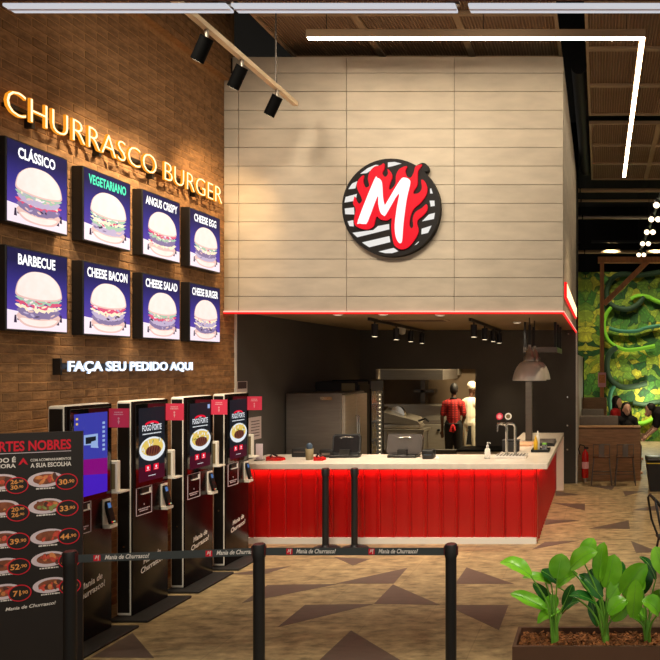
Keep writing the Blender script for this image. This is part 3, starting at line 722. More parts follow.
for k, d0 in enumerate((5.086, 5.812, 6.545, 7.262)):
    KW = 0.485; d1 = d0+KW
    root = thing('order_kiosk', klabels[k], 'kiosk', (-3.945, d0+KW/2, 0), 'self-order kiosks along the brick wall')
    MB().box(KX0-0.01, -3.69, d0-0.09, d1+0.05, 0, 0.022, 0, bev=0.008, seg=2).build('base_plate', 'black_soft', root)
    MB().box(KX0, KX1, d0, d1, 0.022, KT, 0, bev=0.018, seg=3).build('body', 'cream', root)
    for ya, yb2 in ((d0-0.006, d0+0.01), (d1-0.01, d1+0.006)): MB().box(KX0+0.016, KX1-0.012, ya, yb2, 0.05, KT-0.022, 0, bev=0.003, seg=1).build('side_panel', 'black', root)
    MB().cone((-3.94, d0-0.006, 0.60), 0.008, (-3.94, d0-0.012, 0.60), 0.008, 10).build('lock', 'chrome', root)
    B = Basis((KX1, d0, 0), (0,1,0))
    MB().box(KX1-0.005, KX1+0.010, d0+0.004, d1-0.004, 0.024, KT-0.006, 0, bev=0.004, seg=2).build('front_panel', 'black_gloss', root)
    bz = MB().box(KX1+0.010, KX1+0.016, d0+0.035, d1-0.02, 1.075, KT-0.03, 0, bev=0.002, seg=1).build('bezel', 'glass_black', root)
    s = MB(); u0, u1, v0, v1 = 0.072, 0.422, 1.116, 1.742; D = 0.0165; w_, h_ = u1-u0, v1-v0; cu = (u0+u1)/2
    if k == 0:
        s.rect(B, u0, v0, u1, v1, D, 8); s.poly([(u0, v0+h_*0.45), (u1, v0+h_*0.40), (u1, v1), (u0, v1)], B, D+0.0003, 7)
        s.poly([(u0, v0+h_*0.28), (u1, v0+h_*0.22), (u1, v0+h_*0.42), (u0, v0+h_*0.46)], B, D+0.0005, 9)
        s.poly([(u0+w_*0.28, v0+h_*0.62), (u0+w_*0.70, v0+h_*0.60), (u0+w_*0.70, v0+h_*0.74), (u0+w_*0.28, v0+h_*0.74)], B, D+0.0006, 10)
        s.rect(B, u0+w_*0.33, v0+h_*0.63, u0+w_*0.64, v0+h_*0.71, D+0.0008, 0)
        s.poly([(u0+w_*0.48, v0+h_*0.58), (u0+w_*0.72, v0+h_*0.56), (u0+w_*0.66, v0+h_*0.66), (u0+w_*0.50, v0+h_*0.65)], B, D+0.001, 10)
        for i in range(7):
            s.rect(B, u0+w_*0.84, v0+h_*(0.52+0.055*i), u0+w_*0.92, v0+h_*(0.55+0.055*i), D+0.001, 10)
        for i in range(2): s.rect(B, u0+w_*0.05, v0+h_*(0.93-0.06*i), u0+w_*0.11, v0+h_*(0.955-0.06*i), D+0.001, 3)
    else:
        s.rect(B, u0, v0, u1, v1, D, 0); s.rect(B, u0, v0, u1, v0+h_*0.20, D+0.0003, 6)
        arc = [(cu+0.10*math.sin(a), v0+h_*0.76+0.10*math.cos(a)*0.35) for a in [x*0.2-1.2 for x in range(13)]]
        arc += [(cu+0.10*math.sin(a), v0+h_*0.735+0.09*math.cos(a)*0.35) for a in [1.2-x*0.2 for x in range(13)]]
        s.poly(arc, B, D+0.0005, 2)
        s.text(B, 'FOGO FORTE', cu, v0+h_*0.685, 0.070, D+0.0006, 1, bold=0.02, wid=w_*0.74)
        dashes(s, B, u0+w_*0.14, u1-w_*0.14, v0+h_*0.635, 0.009, D+0.0006, 1, k)
        s.rect(B, cu-0.02, v0+h_*0.775, cu+0.02, v0+h_*0.785, D+0.0006, 1)
        s.ell(B, cu+0.005, v0+h_*0.43, w_*0.50, h_*0.165, D+0.0008, 1, 28)
        s.ell(B, cu+0.005, v0+h_*0.45, w_*0.42, h_*0.120, D+0.0010, 3, 24)
        rr = random.Random(k)
        for i in range(26):
            s.ell(B, cu+rr.uniform(-0.38, 0.38)*w_, v0+h_*(0.46+rr.uniform(-0.05, 0.09)), w_*0.05, h_*0.012, D+0.0012+0.00002*i, rr.choice((3, 5, 3, 1)), 8, rr.uniform(0, 3))
        s.ell(B, cu+0.015, v0+h_*0.40, w_*0.30, h_*0.075, D+0.002, 4, 18)
        for i in range(5): s.ell(B, cu-0.06+i*0.035, v0+h_*0.405, 0.008, h_*0.06, D+0.0022, 6, 10, -0.3)
        for i in (-1, 1):
            s.rect(B, cu+i*w_*0.16-0.035, v0+h_*0.13, cu+i*w_*0.16+0.035, v0+h_*0.215, D+0.0008, 2)
            s.ell(B, cu+i*w_*0.16, v0+h_*0.178, 0.012, 0.012, D+0.0010, 1, 10); s.rect(B, cu+i*w_*0.16-0.02, v0+h_*0.143, cu+i*w_*0.16+0.02, v0+h_*0.150, D+0.001, 1)
        dashes(s, B, cu-0.05, cu+0.05, v0+h_*0.06, 0.006, D+0.0008, 1, 4)
        s.rect(B, u1-0.05, v1-0.06, u1-0.01, v1-0.02, D+0.0009, 10) if k == 2 else None
    o = s.build('screen', KM, root)
    if True:
        m = MB(); t = 0.005
        a0, a1, b0, b1 = 0.046, 0.252, 0.838, 1.075
        m.box(KX1+0.010, KX1+0.013, d0+a0, d0+a1, b0, b0+t).box(KX1+0.010, KX1+0.013, d0+a0, d0+a1, b1-t, b1).box(KX1+0.010, KX1+0.013, d0+a0, d0+a0+t, b0, b1).box(KX1+0.010, KX1+0.013, d0+a1-t, d0+a1, b0, b1)
        dashes(m, B, 0.075, 0.225, 0.885, 0.010, 0.0115, 0, 5); dashes(m, B, 0.09, 0.20, 0.868, 0.010, 0.0115, 0, 6); m.ell(B, 0.15, 0.925, 0.007, 0.009, 0.0115, 0, 8)
        m.build('printer_outline', 'plate_white', root)
    MB().box(KX1+0.008, KX1+0.022, d0+0.10, d0+0.225, 1.022, 1.060, 1).box(KX1+0.010, KX1+0.030, d0+0.105, d0+0.22, 1.012, 1.022).box(KX1+0.01, KX1+0.024, d0+0.200, d0+0.222, 1.022, 1.058).build('printer_slot', ['print_white', 'black'], root)
    br = MB().box(KX1+0.010, KX1+0.018, d0+0.375, d0+0.462, 0.83, 1.055).box(KX1+0.010, KX1+0.07, d0+0.375, d0+0.462, 0.83, 0.855); br.build('terminal_bracket', 'cream', root)
    # card terminal leaning on its bracket
    m = MB(); Bt = Basis((KX1+0.072, d0+0.385, 0.865), (0,1,0), (-0.25, 0, 1)); m.prism([(0,0),(0.050,0),(0.054,0.09),(0.046,0.18),(0.004,0.18),(-0.002,0.09)], -0.02, 0.004, Bt)
    tm_ = m.build('card_terminal', 'black', root)
    m = MB().rect(Bt, 0.008, 0.125, 0.042, 0.165, 0.005, 0); m.build('terminal_screen', 'scr_terminal', tm_)
    m = MB()
    for i in range(3): m.rect(Bt, 0.006+i*0.014, 0.008, 0.016+i*0.014, 0.018, 0.005, i)
    m.build('terminal_keys', ['scr_red', 'scr_yellow', 'menu_lettuce'], tm_)
    # tray box on the far side
    MB().box(KX1-0.03, KX1+0.045, d1+0.006, d1+0.05, 1.10, 1.345, 0, bev=0.006, seg=1).box(KX1-0.05, KX1+0.07, d1+0.004, d1+0.12, 1.085, 1.100).build('receipt_tray', 'cream', root)
    MB().box(KX1-0.005, KX1+0.030, d1+0.001, d1+0.006, 1.12, 1.32).build('tray_slot', 'tan_plastic', root)
    f_ = MB().box(KX1+0.010, KX1+0.175, d1-0.045, d1-0.041, 1.615, 1.765).build('flag_sign', 'flag_red', root)
    Bf = Basis((KX1+0.010, d1-0.045, 1.615), (1,0,0)); m = MB()
    dashes(m, Bf, 0.05, 0.115, 0.115, 0.009, 0.001, 0, 7); dashes(m, Bf, 0.045, 0.12, 0.098, 0.009, 0.001, 0, 8)
    stuffpart(m.build('flag_text', 'flag_pale', f_)); m = MB()
    m.ell(Bf, 0.083, 0.072, 0.008, 0.008, 0.0012, 0, 10); m.poly([(0.074,0.050),(0.092,0.050),(0.083,0.022)], Bf, 0.001, 0); m.rect(Bf, 0.079, 0.045, 0.087, 0.062, 0.001, 0)
    m.build('flag_arrow', 'flag_pale', f_)
    m = MB(); script(m, B, 0.26, 0.395, 0.066, 0.0108, 0, 0.14); m.build('lettering', 'print_white', root)

# ------------------------------------------------------------------ foreground menu board
ba = math.atan2(1, 1.94)
bx = Vector(((82.6-VX)*4.75/F, 4.75, 0)); U = Vector((math.cos(ba), math.sin(ba), 0)); BWid = 0.80
root = thing('menu_board', 'tall black menu board reading CORTES NOBRES with food plates and prices', 'sign', tuple(bx-U*BWid/2))
B = Basis(bx, U); BT = CH-(431-VY)*4.75/F
def bp(px, py):
    kk = (VX-px)/F; t = (4.75*kk+bx.x)/(1.94+kk); return (-t*math.hypot(1.94, 1), CH-(py-VY)*(4.75-t)/F)
MB().prism([(-BWid, 0.03), (0, 0.03), (0, BT), (-BWid, BT)], -0.03, 0, B).build('panel', 'board_black', root)
MB().prism([(-BWid+0.1, 0), (-0.1, 0), (-0.1, 0.03), (-BWid+0.1, 0.03)], -0.2, 0.16, B).build('foot', 'black', root)
mm = ['print_white', 'print_red', 'plate_white', 'food_brown', 'food_orange', 'food_dark', 'food_green', 'food_red', 'price', 'board_black']
D = 0.001
def bt(txt, x0, x1, y, hpx, mi, bold=0.02, align='r'):
    a = bp(x1, y); b_ = bp(x0, y); sz = hpx*4.7/F/0.72
    m = MB(); m.text(B, txt, a[0], a[1], sz, D, mi, 'r', bold, wid=(a[0]-b_[0])); fin(m)
def fin(m, nm='lettering', st=True):
    o = m.build(nm, mm, root)
    if st: stuffpart(o)
tw = bp(71, 447)[0]-bp(29, 447)[0]
a = bp(71.2, 448.5); m = MB(); m.text(B, 'CORTES NOBRES', a[0], a[1], 9.6*4.7/F/0.72, D, 1, 'r', 0.03, wid=tw*13/6.0*0.98); fin(m)
a = bp(71.2, 451); m = MB(); m.rect(B, -0.62, a[1]-0.0, a[0], a[1]+0.004, D, 2); fin(m, 'rule', False)
bt('COM ACOMPANHAMENTOS', 30.5, 71.2, 459.5, 2.6, 0, 0.02); bt('A SUA ESCOLHA', 30.5, 71.4, 465.5, 4.3, 0, 0.03)
m = MB(); a = bp(15.8, 462); m.text(B, 'PEDIDO É', a[0], a[1], 4.6*4.6/F/0.72, D, 0, 'r', 0.03); a = bp(15.8, 467.5); m.text(B, 'FEITO NA HORA', a[0], a[1], 4.0*4.6/F/0.72, D, 0, 'r', 0.03); fin(m)
c = bp(23.3, 462); s_ = 0.026
m = MB(); m.poly([(c[0]+x*s_, c[1]+y*s_) for x, y in ((-1,-0.8),(-0.6,0.1),(0,1.1),(0.6,0.1),(1,-0.8),(0.45,-0.55),(0,0.1),(-0.45,-0.55))], B, D, 1); fin(m, 'flame_mark', False)
plates = [(45.5,479.5,4),(46,506,6),(48,536.5,3),(49,559,7),(50.5,585,5)]
prices = [(66.8,481.5,'30,90'),(67.5,508,'33,90'),(68.8,536,'44,90'),(69.5,560,'54,90'),(70,586,'62,90')]
lefts = [(0,482,5),(1,508,3),(2,539,7),(3,566,3),(3,592,7)]
lpr = [(17,485.5,'26,90|30,90'),(18,513,'20,90|26,90'),(18.4,541,'39,90'),(19,566.5,'52,90'),(20,593,'71,90')]
def plate(x, y, kind, sd):
    m = MB(); c = bp(x, y); rr = random.Random(sd); m.ell(B, c[0], c[1], 0.095, 0.051, D, 2, 28, 0.05); m.ell(B, c[0]+0.004, c[1]+0.003, 0.070, 0.034, D+0.0002, 3, 24, 0.05)
    for i in range(12):
        m.ell(B, c[0]+rr.uniform(-0.045, 0.05), c[1]+rr.uniform(-0.018, 0.022), rr.uniform(0.012, 0.028), rr.uniform(0.008, 0.015), D+0.0004+0.00003*i, rr.choice((kind, kind, 5, 3, 7, 4)), 9, rr.uniform(0, 3))
    fin(m, 'plate_print', False); m = MB(); c = bp(x, y+9.5); dashes(m, B, c[0]-0.05, c[0]+0.05, c[1], 0.009, D, 0, sd); fin(m, 'caption')
for i, (x, y, k) in enumerate(plates): plate(x, y, k, i)
for i, (x, y, k) in enumerate(lefts): plate(x, y, k, 20+i)
for x, y, t in prices+lpr:
    m = MB(); c = bp(x, y); m.ell(B, c[0], c[1], 0.061, 0.055, D+0.001, 1, 28); m.ell(B, c[0], c[1], 0.055, 0.049, D+0.0012, 9, 28)
    ts = t.split('|')
    for i, q in enumerate(ts):
        e_ = q.split(','); sz = 0.038 if len(ts) > 1 else 0.050; yo = (0.012-0.036*i) if len(ts) > 1 else -0.018
        m.text(B, e_[0], c[0]+0.004, c[1]+yo, sz, D+0.0014, 8, 'r', 0.025); m.text(B, ','+e_[1], c[0]+0.006, c[1]+yo+sz*0.2, sz*0.6, D+0.0014, 8, 'l', 0.02)
    fin(m, 'price_tag', False)
a = bp(31, 607.5); m = MB(); script(m, B, a[0], a[1], 0.031, D, 0, 0.02, False)
fin(m)

# ------------------------------------------------------------------ queue posts and tapes
def post(x, y, label, h=0.93):
    r = thing('queue_post', label, 'queue post', (x, y, 0), 'black queue posts')
    MB().lathe((x, y, 0), [(0.16, 0), (0.16, 0.012), (0.14, 0.025), (0.045, 0.035), (0.04, 0.06)], 28).build('base', 'black_metal', r)
    MB().lathe((x, y, 0), [(0.036, 0.03), (0.036, h-0.085)], 20).build('pole', 'black_metal', r)
    MB().lathe((x, y, 0), [(0.040, h-0.085), (0.040, h-0.006), (0.036, h)], 20).build('head', 'black_metal', r)
    MB().lathe((x, y, 0), [(0.034, h), (0.030, h+0.004), (0.0, h+0.005)], 20).build('cap', 'cap_red', r)
    for q in (-1, 1): MB().box(x+q*0.036, x+q*0.046, y-0.01, y+0.01, h-0.072, h-0.012).build('tape_slot', 'cap_red', r)
pm = ((259-VX)*4.6/F, 4.6); pr_ = ((451-VX)*4.6/F, 4.6); pl_ = ((70-VX)*4.42/F, 4.42)
post(*pl_, 'black queue post in front of the menu board'); post(*pm, 'black queue post in the middle of the front barrier'); post(*pr_, 'black queue post at the right end of the front barrier')
b1 = fl(325.5, 549.5); b2 = fl(354.5, 549.5); post(b1.x, b1.y, 'black queue post by the red counter, left of the pair'); post(b2.x, b2.y, 'black queue post by the red counter, right of the pair')
def tape(a, b_, label, marks):
    a = Vector((*a, 0)); b_ = Vector((*b_, 0)); U = (b_-a).normalized(); L_ = (b_-a).length
    r = thing('queue_tape', label, 'barrier tape', tuple((a+b_)/2+Vector((0,0,0.86))), 'printed barrier tapes'); B = Basis(a, U); z0, z1 = 0.856, 0.906
    MB().prism([(0.045, z0), (L_-0.045, z0), (L_-0.045, z1), (0.045, z1)], -0.0006, 0.0006, B).build('strap', 'tape', r)
    for t in marks:
        m = MB(); m.rect(B, t-0.02, z0+0.006, t+0.02, z1-0.006, 0.0010, 1); m.poly([(t+x*0.032, (z0+z1)/2+y*0.036) for x, y in MINI_M], B, 0.0014, 0)
        m.build('emblem', ['print_white', 'print_red'], r)
        m = MB(); m.text(B, 'Mania de Churrasco!', t+0.045, z0+0.014, 0.040, 0.0012, 0, 'l', 0.022, 0.3, wid=0.26); stuffpart(m.build('lettering', 'print_white', r))
tape(pl_, pm, 'dark barrier tape with white script in front of the kiosks', (0.155, 0.815)); tape(pm, pr_, 'dark barrier tape with white script across the middle of the floor', (0.20, 0.74))

# ------------------------------------------------------------------ ceiling lights
r = thing('linear_light', 'L-shaped glowing linear lamp under the ceiling trays', 'lamp', (0, 7.26, 5.5))
LZ = 5.5
x0, x1 = (307-VX)*7.26/F, (645.5-VX)*7.26/F; yb = (LZ-CH)*F/(VY-177)
MB().box(x0, x1, 7.23, 7.30, LZ, LZ+0.08).box(x1-0.065, x1, 7.30, yb, LZ, LZ+0.08).build('profile', 'bar_brown', r)
MB().box(x0+0.01, x1-0.008, 7.238, 7.288, LZ-0.008, LZ+0.002).box(x1-0.056, x1-0.008, 7.288, yb-0.01, LZ-0.008, LZ+0.002).build('diffuser', 'led_line', r)
m = MB()
for x in (x0+0.2, -1.2, x1-0.2): m.cone((x, 7.265, LZ+0.08), 0.004, (x, 7.265, 5.748), 0.004, 6)
for y in (9.5, yb-0.3): m.cone((x1-0.03, y, LZ+0.08), 0.004, (x1-0.03, y, 5.748), 0.004, 6)
m.build('wire', 'black', r)
WARM = (1.0, 0.77, 0.48)
# left spot rail
r = thing('spot_rail', 'tan spotlight rail with three black heads beside the brick wall', 'track light', (-3.25, 6, 4.9))
MB().box(-3.278, -3.222, 3.6, 7.5, 4.885, 4.93).build('rail', 'rail_tan', r)
MB().cone((-3.25, 7.04, 4.92), 0.008, (-3.25, 7.04, 5.78), 0.008, 8).cone((-3.25, 7.04, 4.92), 0.016, (-3.25, 7.04, 5.0), 0.012, 8).cone((-3.25, 4.4, 4.92), 0.008, (-3.25, 4.4, 6.6), 0.008, 8).build('hanger', 'steel_dark', r)
for y in (5.80, 6.37, 7.07):
    p = Vector((-3.25, y, 4.885)); h0 = p+Vector((0, 0, -0.07)); d = Vector((-0.50, 0.16, -0.85)).normalized()
    MB().cone(p, 0.02, h0, 0.012, 10).build('joint', 'steel', r)
    hd = MB().cone(h0-d*0.01, 0.052, h0+d*0.20, 0.052, 18).build('spot_head', 'black_matte', r)
    MB().cone(h0+d*0.2005, 0.040, h0+d*0.2015, 0.040, 16).build('lens', 'warm_lens', hd)
    lamp('SPOT', 'spot_lamp', h0+d*0.22, 200 if y < 7 else 150, WARM if y < 7 else (1.0, 0.68, 0.34), None, (WX, y+0.15, 3.2) if y < 7 else (WX, 7.6, 3.7), 0.04, 78, 1.0)
# unseen rail of spots, added to light the fascia, floor, kiosks and plants
r = thing('spot_rail', 'tan spotlight rail added out of view above the entrance, black heads aimed at the fascia', 'track light', (-1.5, 4.2, 5.6))
MB().box(-4.0, 2.4, 4.18, 4.22, 5.55, 5.585).build('rail', 'bar_brown', r)
for x, tgt, e in ((-3.6, (-3.3, FD, 3.8), 290), (-2.5, (-2.4, FD, 3.8), 290), (-1.4, (-1.0, FD, 3.9), 290), (-3.3, (-2.9, 6.2, 0), 420), (-1.9, (-2.0, 6.8, 0), 480), (-0.6, (-0.9, 6.4, 0), 480), (0.4, (0.2, 7.6, 0), 480), (0.9, (0.1, 4.15, 0.8), 200), (-2.7, (-4.0, 6.3, 1.35), 300)):
    p = Vector((x, 4.2, 5.55)); d = (Vector(tgt)-p).normalized(); h0 = p+Vector((0,0,-0.08))
    MB().cone(p, 0.02, h0, 0.012, 10).build('joint', 'steel', r)
    MB().cone(h0-d*0.02, 0.042, h0+d*0.2, 0.042, 16).build('spot_head', 'black_metal', r)
    lamp('SPOT', 'spot_lamp', h0+d*0.22, e, (1.0, 0.87, 0.68), None, tgt, 0.28 if tgt[2] > 2 else 0.08, 62, 0.9)
# white channel near the top of the frame
m = MB()
for i, (xa, xb) in enumerate(((2, 226), (230.5, 455), (468, 720))):
    D = 4.5; X0 = (xa-VX)*D/F; X1 = (xb-VX)*D/F; zz = 4.416
    r = thing('light_channel', ['white plastic ceiling channel, leftmost piece along the top', 'white plastic ceiling channel, middle piece along the top', 'white plastic ceiling channel, rightmost piece along the top'][i], 'channel', ((X0+X1)/2, D, zz), 'white channels over the entrance')
    MB().box(X0, X1, D, D+0.10, zz, zz+0.020, 0, bev=0.004, seg=1).build('channel', 'channel_white', r)
    MB().box(X0, X1, D+0.04, D+0.055, zz-0.003, zz+0.001).build('groove', 'plate_white', r)
    MB().box(X1-0.06, X1+0.02, D+0.02, D+0.055, zz+0.02, zz+0.09).build('bracket', 'steel', r)
tag(MB().box(-4.2, 1.6, 4.38, 4.46, 4.418, 4.9, 0, bev=0.01, seg=1).build('sign_band', 'cap_red'), 'dark red lit sign band over the entrance', 'sign')

# kitchen ceiling tracks
def ktrack(a, b_, heads, label):
    z = FB+0.02; A = P(a[0], a[1], 1); D0 = (z-CH)*F/(VY-a[1])
    X0 = (a[0]-VX)*D0/F; D1 = (z-CH)*F/(VY-b_[1]); X1 = (b_[0]-VX)*D1/F
    r = thing('kitchen_track', label, 'track light', (X0, D0, z), 'black spot tracks on the kitchen ceiling')
    p0 = Vector((X0, D0, z-0.02)); p1 = Vector((X1, D1, z-0.02)); U = (p1-p0).normalized()
    B = Basis(p0, U); L_ = (p1-p0).length
    MB().prism([(0, -0.02), (L_, -0.02), (L_, 0.02), (0, 0.02)], -0.018, 0.018, B).build('rail', 'black', r)
    for t in heads:
        p = p0.lerp(p1, t); MB().cone(p, 0.012, p+Vector((0,0,-0.06)), 0.012, 8).cone(p+Vector((0,0,-0.05)), 0.045, p+Vector((0,0,-0.22)), 0.045, 14).build('spot_head', 'black', r)
        MB().cone(p+Vector((0,0,-0.2205)), 0.034, p+Vector((0,0,-0.222)), 0.034, 14).build('lens', 'warm_lens', r)
        lamp('SPOT', 'spot_lamp', p+Vector((0,0,-0.235)), 60, WARM, None, p+Vector((0.1,-0.3,-2)), 0.04, 80, 0.9)
ktrack((369, 317.5), (424, 330), (0.08, 0.42, 0.70, 0.95), 'black track with four spots on the kitchen ceiling above the pass window')
ktrack((470, 318), (500, 329.5), (0.1, 0.42, 0.72, 0.97), 'black track with four spots on the kitchen ceiling near the dome lamp')
p = P(402, 331, 11.6); tag(MB().lathe((p.x, p.y, FB-0.07), [(0.0, -0.03), (0.05, -0.015), (0.06, 0.03), (0.06, 0.095)], 16).build('dome_camera', 'white_trim'), 'small white dome camera on the kitchen ceiling', 'camera')
r = thing('air_vent', 'brown slotted air vent in the kitchen ceiling', 'vent', (-2.5, 9.8, FB+0.02))
MB().box(-3.0, -2.1, 9.5, 9.9, FB+0.012, FB+0.03).build('frame', 'bar_brown', r)
for i in range(3): MB().box(-2.96, -2.14, 9.55+i*0.11, 9.61+i*0.11, FB+0.005, FB+0.012).build('slat', 'wood_dark', r)
for i, (px, D) in enumerate(((338, 8.6), (383, 8.55), (440, 8.7), (517, 10.2))):
    x = (px-VX)*D/F
    r = thing('downlight', ['small recessed downlight in the kitchen ceiling left of the air vent', 'small recessed downlight in the kitchen ceiling above the counter till', 'small recessed downlight in the kitchen ceiling right of the air vent', 'small recessed downlight in the kitchen ceiling beside the hanging shelf', 'small recessed downlight in the kitchen ceiling by the brick wall'][i], 'downlight', (x, D, FB+0.02), 'recessed kitchen downlights')
    MB().lathe((x, D, FB+0.008), [(0.055, 0), (0.06, 0.01), (0.06, 0.018)], 18).build('ring', 'white_trim', r)
    MB().lathe((x, D, FB+0.004), [(0.04, 0), (0.04, 0.006)], 16).build('lens', 'dim_lens', r)
    lamp('SPOT', 'spot_lamp', (x, D, FB-0.02), 75, (1.0, 0.84, 0.62), None, (x, D, 0), 0.05, 110, 0.9)
# back kitchen lamp
r = thing('tube_lamp', 'bright rectangular lamp on the back kitchen ceiling', 'lamp', (-2.15, 13.2, 2.85))
MB().box(-2.6, -1.7, 13.0, 13.4, 2.85, 2.899).build('housing', 'white_trim', r)
MB().box(-2.56, -1.74, 13.04, 13.36, 2.84, 2.85).build('diffuser', 'led_white', r)
lamp('AREA', 'tube_light', (-2.15, 13.2, 2.82), 130, (1.0, 0.82, 0.5), None, (-2.6, 13.9, 0), sx=0.8, sy=0.3)

# ------------------------------------------------------------------ kitchen equipment
r = thing('steel_fridge', 'upright brushed steel fridge against the left kitchen wall', 'fridge', (-3.88, 9.95, 0))
MB().box(-4.25, -3.50, 9.5, 10.45, 0.08, 1.73, 0, bev=0.008, seg=1).build('body', 'steel_dark', r)
MB().box(-3.50, -3.455, 9.52, 9.97, 0.12, 1.70, 0, bev=0.006, seg=1).build('door', 'steel', r)
MB().box(-3.50, -3.455, 9.98, 10.43, 0.12, 1.70, 0, bev=0.006, seg=1).build('door', 'steel', r)
for y in (9.93, 10.0): MB().tube([(-3.455, y, 0.9), (-3.425, y, 0.92), (-3.425, y, 1.38), (-3.455, y, 1.40)], 0.010).build('handle', 'chrome', r)
MB().box(-3.78, -3.62, 9.492, 9.5, 1.64, 1.68).build('badge', 'chrome', r)
for x, y in ((-4.2, 9.55), (-3.55, 9.55), (-4.2, 10.4), (-3.55, 10.4)): MB().cone((x, y, 0), 0.025, (x, y, 0.085), 0.02, 8).build('foot', 'black', r)
r = thing('dark_cabinet', 'tall dark cabinet behind the steel fridge', 'cabinet', (-3.9, 10.75, 0))
MB().box(-4.25, -3.62, 10.5, 10.98, 0, 1.86, 0, bev=0.006, seg=1).build('body', 'black_soft', r)
MB().box(-3.62, -3.59, 10.52, 10.96, 0.1, 1.82, 0, bev=0.004, seg=1).build('door', 'black_soft', r)
MB().box(-3.86, -3.66, 10.494, 10.5, 1.72, 1.84).build('label_panel', 'tan_plastic', r)
r = thing('drinks_fridge', 'narrow glass-door drinks fridge with warm lights by the pass window', 'fridge', (-3.85, 11.35, 0))
MB().box(-4.2, -3.62, 11.02, 11.05, 0, 1.88).box(-4.2, -3.62, 11.67, 11.7, 0, 1.88).box(-4.2, -4.17, 11.05, 11.67, 0, 1.88).box(-4.17, -3.62, 11.05, 11.67, 0, 0.3).box(-4.17, -3.62, 11.05, 11.67, 1.72, 1.88).build('case', 'black_soft', r)
MB().box(-3.62, -3.60, 11.05, 11.67, 0.3, 1.72).build('glass_door', 'clear', r)
MB().box(-3.605, -3.598, 11.04, 11.68, 1.70, 1.86).build('header', 'blue_dark', r)
for y in (11.045, 11.665): MB().box(-3.625, -3.59, y-0.02, y+0.02, 0.28, 1.74).build('door_stile', 'black', r)
for z in (0.6, 0.9, 1.2, 1.48): MB().box(-4.16, -3.66, 11.06, 11.66, z, z+0.012).build('shelf', 'steel', r)
for y in (11.09, 11.63):
    m = MB()
    for q in range(19): m.sphere((-3.655, y, 0.36+q*0.07), 0.013, 8, 6)
    stuffpart(m.build('light_beads', 'warm_lens', r))
lb = ['amber bottle on the %s shelf of the drinks fridge' % s for s in ('lowest', 'second', 'third', 'top')]
for i, z in enumerate((0.612, 0.912, 1.212, 1.492)):
    for j in range(4):
        y = 11.14+j*0.14; h = 0.2 if i == 3 else 0.24
        b_ = MB().lathe((-3.72, y, z), [(0.03, 0), (0.032, h*0.55), (0.014, h*0.75), (0.012, h)], 10).build('bottle', 'mustard', None, loc=(-3.72, y, z)); tag(b_, lb[i], 'bottle', 'bottles on the %s drinks fridge shelf' % ('lowest', 'second', 'third', 'top')[i])
# small printed notices on the side wall
for i, (px0, px1, py0, py1, D) in enumerate(((236.5, 247, 381.5, 393, 8.26), (248, 261, 418, 441, 8.5))):
    y0 = -WX*F/(VX-px0); y1 = -WX*F/(VX-px1); z1 = CH-(py0-VY)*y0/F; z0 = CH-(py1-VY)*y0/F
    r = thing('wall_notice', ['small printed notice on the charcoal wall above the last kiosk', 'tall printed notice sheet on the charcoal wall above the counter'][i], 'notice', (WX, y0, z0))
    MB().box(WX, WX+0.004, y0, y1, z0, z1).build('sheet', 'paper', r); B = Basis((WX+0.004, y0, z0), (0,1,0)); m = MB()
    w_, h_ = y1-y0, z1-z0
    if i == 0: m.rect(B, 0.02, h_*0.35, w_-0.02, h_*0.95, 0.001, 0)
    else:
        for q in range(6): dashes(m, B, w_*0.2, w_*0.85, h_*(0.14+0.13*q), h_*0.045, 0.001, 0, q)
    stuffpart(m.build('print', 'ink', r))
# back-room equipment
r = thing('extractor_hood', 'steel extractor hood along the top of the pass window', 'hood', (-3.2, 14.0, 2.0))
m = MB(); m.add([(-5.0,13.3,1.84),(-2.97,13.3,1.84),(-2.97,14.7,1.84),(-5.0,14.7,1.84),(-5.0,13.3,2.02),(-2.97,13.3,2.02),(-3.15,14.5,2.6),(-4.8,14.5,2.6),(-2.97,14.7,2.02),(-5.0,14.7,2.02),(-4.8,13.8,2.6),(-3.15,13.8,2.6)],
     [(3,2,1,0),(0,1,5,4),(1,2,8,5),(2,3,9,8),(3,0,4,9),(4,5,11,10),(5,8,6,11),(8,9,7,6),(9,4,10,7),(10,11,6,7)])
m.build('canopy', 'steel_dark', r); MB().box(-4.2, -3.6, 13.9, 14.4, 2.6, 2.9).build('duct', 'steel', r)
r = thing('griddle', 'steel griddle range with raised splashback seen through the pass window', 'range', (-3.7, 14.6, 0))
MB().box(-4.6, -2.7, 14.2, 15.0, 0.1, 0.92, 0, bev=0.01, seg=1).build('body', 'steel', r)
MB().box(-4.55, -2.75, 14.22, 14.95, 0.92, 0.95).build('plate', 'steel_dark', r)
MB().box(-4.5, -2.85, 14.95, 15.0, 0.92, 1.25).box(-4.55, -3.1, 14.75, 15.02, 1.25, 1.29).build('splashback', 'steel', r)
m = MB()
for i in range(5): m.cone((-4.3+i*0.35, 14.2, 0.8), 0.03, (-4.3+i*0.35, 14.16, 0.8), 0.025, 10)
m.build('knob', 'black', r)
for x in (-4.5, -2.8): MB().cone((x, 14.3, 0), 0.03, (x, 14.3, 0.1), 0.03, 8).build('foot', 'black', r)
r = thing('meat_slicer', 'steel slicer machine on a stand inside the pass window', 'machine', (-3.85, 13.4, 0))
MB().box(-4.2, -3.3, 13.2, 13.75, 0.85, 0.9).build('stand_top', 'steel', r)
for x in (-4.15, -3.35):
    for y in (13.25, 13.7): MB().cone((x, y, 0), 0.02, (x, y, 0.85), 0.02, 8).build('leg', 'steel', r)
MB().box(-4.1, -3.4, 13.3, 13.65, 0.9, 1.0, 0, bev=0.03).build('base', 'steel', r)
MB().cone((-3.87, 13.42, 1.16), 0.17, (-3.85, 13.47, 1.16), 0.17, 28).build('blade', 'chrome', r)
